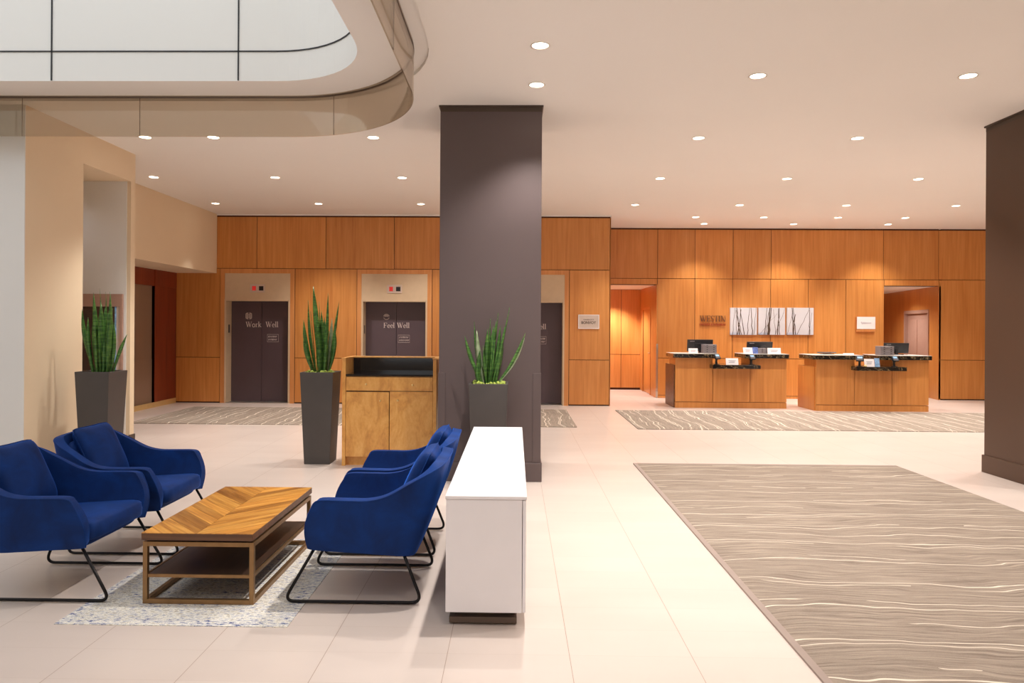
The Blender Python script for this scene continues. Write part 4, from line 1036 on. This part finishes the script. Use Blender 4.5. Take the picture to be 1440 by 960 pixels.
# small phone/card holders at the desk ends
for px, py, Y, lb, mt in ((944.8, 503, DY + .72, 'small white holder on the left end of the left reception desk', 'card'), (1136, 507, RYd + .74, 'small dark holder on the slanting end of the right reception desk', 'black')):
    a = atY(px, py, Y); t = thing('desk_holder', lb, 'holder', (a.x + (.035 if px < 1000 else 0), Y, .8605))
    obj('tray', bx(-.05, .03, -.04, .04, 0, .012), M[mt], t, bevel=.003)
    bm = nb(); ring_tube(bm, [(.01, 0, .01), (.015, 0, .1), (.03, 0, .12)], .008, 8); obj('arm', bm, M[mt], t)

# ------------------------------------------------------------------ things on the walls
def wallbox(name, label, cat, pa, pb, pya, pyb, Y, d, mat):
    a = atY(pa, pyb, Y); b = atY(pb, pya, Y); t = thing(name, label, cat, ((a.x + b.x) / 2, Y, a.z))
    w_ = (b.x - a.x) / 2; h = b.z - a.z; obj('board', bx(-w_, w_, -d, 0, 0, h), mat, t, bevel=.003); return t, w_, h
t, w_, h = wallbox('wall_sign', 'small cream wall sign on the wood panel right of the third lift', 'sign', 813, 842.5, 442.5, 462, EY, .02, M['pale_pink'])
obj('lettering', place(text_mesh('BONVOY', .1, .001, .002), -w_ * .7, -.021, h * .34, w_ * 1.4, h * .2), M['ink'], t)
obj('small_lettering', place(text_mesh('MARRIOTT', .1, .001), -w_ * .5, -.021, h * .6, w_ * 1.0, h * .09), M['ink'], t)
bm = nb(); e = .012
for a in ((-w_, w_, -.026, -.018, 0, e), (-w_, w_, -.026, -.018, h - e, h), (-w_, -w_ + e, -.026, -.018, e, h - e), (w_ - e, w_, -.026, -.018, e, h - e)): box(bm, *a)
obj('sign_border', bm, M['card'], t)
t, w_, h = wallbox('wall_sign', 'white framed sign on the wall behind the right desk', 'sign', 1203, 1229.5, 445.5, 466, RY, .05, M['wood_trim'])
obj('sign_face', bx(-w_ + .005, w_ - .005, -.06, -.05, .06, h), M['card'], t, bevel=.002)
bm = nb(); ring_tube(bm, [(-w_ * .55 + w_ * 1.1 * k / 40, -.061, h * .58 + h * .09 * math.sin(k * 1.05) * (1 - k / 60)) for k in range(41)], .0035, 5); obj('script_scrawl', bm, M['print'], t)
a = atY(983.5, 452.2, RY); b = atY(1020, 443.5, RY)
t = thing('wall_lettering', 'brown metal hotel name lettering on the wall above the left desk', 'lettering', ((a.x + b.x) / 2, RY, a.z))
w_ = (b.x - a.x) / 2; hh = b.z - a.z
obj('large_letters', place(serif_mesh('WESTIN', .018), -w_, -.02, 0, 2 * w_, hh), M['copper_ink'], t)
obj('small_letters', place(text_mesh('HOTELS & RESORTS', .1, .012, .002), -w_, -.02, -.082, 2 * w_, .045), M['red_ink'], t)
# three canvases with bare trees
arts = [('left', 1026, 1063.5, [(3, 0, 6, .5), (9, 1, 8, .45), (13, 0, 9, 1), (10, .2, 15, .9), (20, 0, 14, .7), (24, 0, 27, .6), (31, 0, 29, .8), (33, 1, 36, .45), (16, .3, 8, .6)]),
        ('middle', 1065.5, 1103, [(8, 0, 12, .8), (13, 0, 16, 1.6), (15, .0, 18, 1.2), (24, .2, 21, .4), (27, 0, 29, 1.), (30, .1, 28, .7), (1, .7, 26, .3), (24, 1, 37, .35), (10, .4, 15, .5)]),
        ('right', 1105.5, 1143, [(9, 0, 7, 1.2), (12, 0, 8.5, .8), (9, .8, 12, .8), (0, .7, 8, .35), (14, 0, 32, .5), (32, 0, 31, .8), (30, .6, 35, .35)])]
for nm, pa, pb, tr in arts:
    t, w_, h = wallbox('wall_canvas', nm + ' one of three square canvas prints of bare winter trees', 'wall art', pa, pb, 432.8, 470.5, RY, .05, M['canvas'])
    t['group'] = 'canvas prints above the left reception desk'
    bm = nb(); rnd = random.Random(nm)
    for k, (x0, zf, x1, th) in enumerate(tr):
        xa = -w_ + x0 / 37.5 * 2 * w_; xb = -w_ + x1 / 37.5 * 2 * w_
        za, zb = (0.003, h - .003)
        if zf > 0 and zf < 1: zb = h * (1 - zf * .3)
        pts = []
        for i in range(7):
            s = i / 6; pts.append((xa + (xb - xa) * s + (rnd.uniform(-.012, .012) if 0 < i < 6 else 0), -.0525, za + (zb - za) * s))
        wd = th * .010
        for (p, q) in zip(pts, pts[1:]):
            clampx = lambda v: max(-w_, min(w_, v))
            w0 = wd * (1.15 - .5 * (p[2] / h)); w1 = wd * (1.15 - .5 * (q[2] / h)); y = -.0512 - k * .0002
            vs = [bm.verts.new((clampx(p[0] - w0), y, p[2])), bm.verts.new((clampx(p[0] + w0), y, p[2])), bm.verts.new((clampx(q[0] + w1), y, q[2])), bm.verts.new((clampx(q[0] - w1), y, q[2]))]
            try: bm.faces.new(vs)
            except Exception: pass
    obj('tree_print', bm, M['ink'], t)

# ------------------------------------------------------------------ downlights
rows = {
 'front row': (6.5, [.19, 2.19, 4.08]),
 'second row': (8.62, [-4.54, -3.70, -1.74, 2.2, 4.1]),
 'third row': (10.95, [-5.63, -3.73, -1.76, 2.21, 4.14, 6.13]),
 'fourth row': (13.3, [-5.66, -3.71, -1.78, 2.22, 4.16, 6.13, 8.14]),
 'row above the desks': (14.75, [3.71, 5.11, 6.63, 8.0]),
 'row beside the reception wall': (15.68, [4.13, 6.08, 8.13])}
ordn = ['first', 'second', 'third', 'fourth', 'fifth', 'sixth', 'seventh']
def spot(x, y, z, power, size=100, blend=.7, col=(1, .96, .915), r=.05, tgt=None):
    l = bpy.data.lights.new('spot', 'SPOT'); l.energy = power; l.spot_size = math.radians(size); l.spot_blend = blend; l.color = col; l.shadow_soft_size = r
    o = bpy.data.objects.new('spot_light', l); COL.objects.link(o); o.location = (x, y, z); return o
proto = None
def downlight(x, y, label, power, size=105, vis=True):
    global proto
    if proto is None:
        t = thing('downlight', label, 'ceiling light', (x, y, ZC))
        bm = nb(); n = 28; R = [(.075, -.001), (.082, -.008), (.068, -.008), (.064, -.002)]
        rr = [[bm.verts.new((q * math.cos(2 * math.pi * k / n), q * math.sin(2 * math.pi * k / n), z)) for k in range(n)] for q, z in R]
        for a, b in zip(rr, rr[1:] + rr[:1]):
            for k in range(n): bm.faces.new((a[k], a[(k + 1) % n], b[(k + 1) % n], b[k]))
        obj('trim_ring', bm, M['lamp_ring'], t, smooth=True)
        bm = nb(); cyl(bm, (0, 0, -.004), .0635, .003, seg=28); obj('lens', bm, M['lamp'], t); proto = t
    else: t = copy_tree(proto)
    t.location = (x, y, ZC); tag(t, label, 'ceiling light', 'round downlights in the ceiling')
    s = spot(x, y, ZC - .03, power, size)
PW = 140
for rn, (yy, xs_) in rows.items():
    for i, xx in enumerate(xs_):
        if rn == 'front row' and i == 0: yy_ = 5.8
        else: yy_ = yy
        pw = PW; sz = 105
        if rn.startswith('row above'): pw = PW * .7
        if rn.startswith('row beside'): pw = PW * .8; sz = 95
        if xx < -5: sz = 56; pw = PW * .7
        elif xx < -4: sz = 60; pw = PW * .45
        downlight(xx, yy_, 'round recessed ceiling downlight, %s from the left in the %s' % (ordn[i], rn), pw, sz)
downlight(.19, 6.74, 'round recessed ceiling downlight just in front of the taupe pillar', PW)
# unseen spots added outside the view, along the ceiling grid, to light the room
for yy in (4.3, 2.1, -.1, -2.3):
    for xx in (.19, 2.2, 4.1, 6.1, 8.1): spot(xx, yy, ZC - .03, PW * ((1.5 if xx < 1 else .75 if xx < 3 else .4) if yy > 4 else .32 if yy > 1 else .22), 105)
for xx, yy in ((6.1, 6.5), (6.1, 8.7), (8.1, 6.5), (8.1, 8.7), (8.1, 10.95), (10.1, 6.5), (10.1, 10.95), (10.1, 13.3)): spot(xx, yy, ZC - .03, PW, 105)
# alcove and recess lamps
spot(2.5, 17.9, zO - .02, 210, 110); spot(8.9, 17.9, zO - .02, 130, 150)
spot(-6.2, (jy0 + jy1) / 2, jt - .05, 5, 150, col=(.85, .9, 1))  # weak bluish fill added for ambient light in the passage
# ------------------------------------------------------------------ daylight
w = bpy.data.worlds.new('world'); S.world = w; w.use_nodes = True
bg = w.node_tree.nodes['Background']; bg.inputs[0].default_value = (.96, .98, 1, 1); bg.inputs[1].default_value = .95
S.view_settings.view_transform = 'Standard'; S.view_settings.look = 'None'; S.view_settings.gamma = 1; S.view_settings.exposure = .54
S.view_settings.use_curve_mapping = False
S.cycles.max_bounces = 8; S.cycles.diffuse_bounces = 5; S.cycles.transparent_max_bounces = 12; S.cycles.sample_clamp_indirect = 6
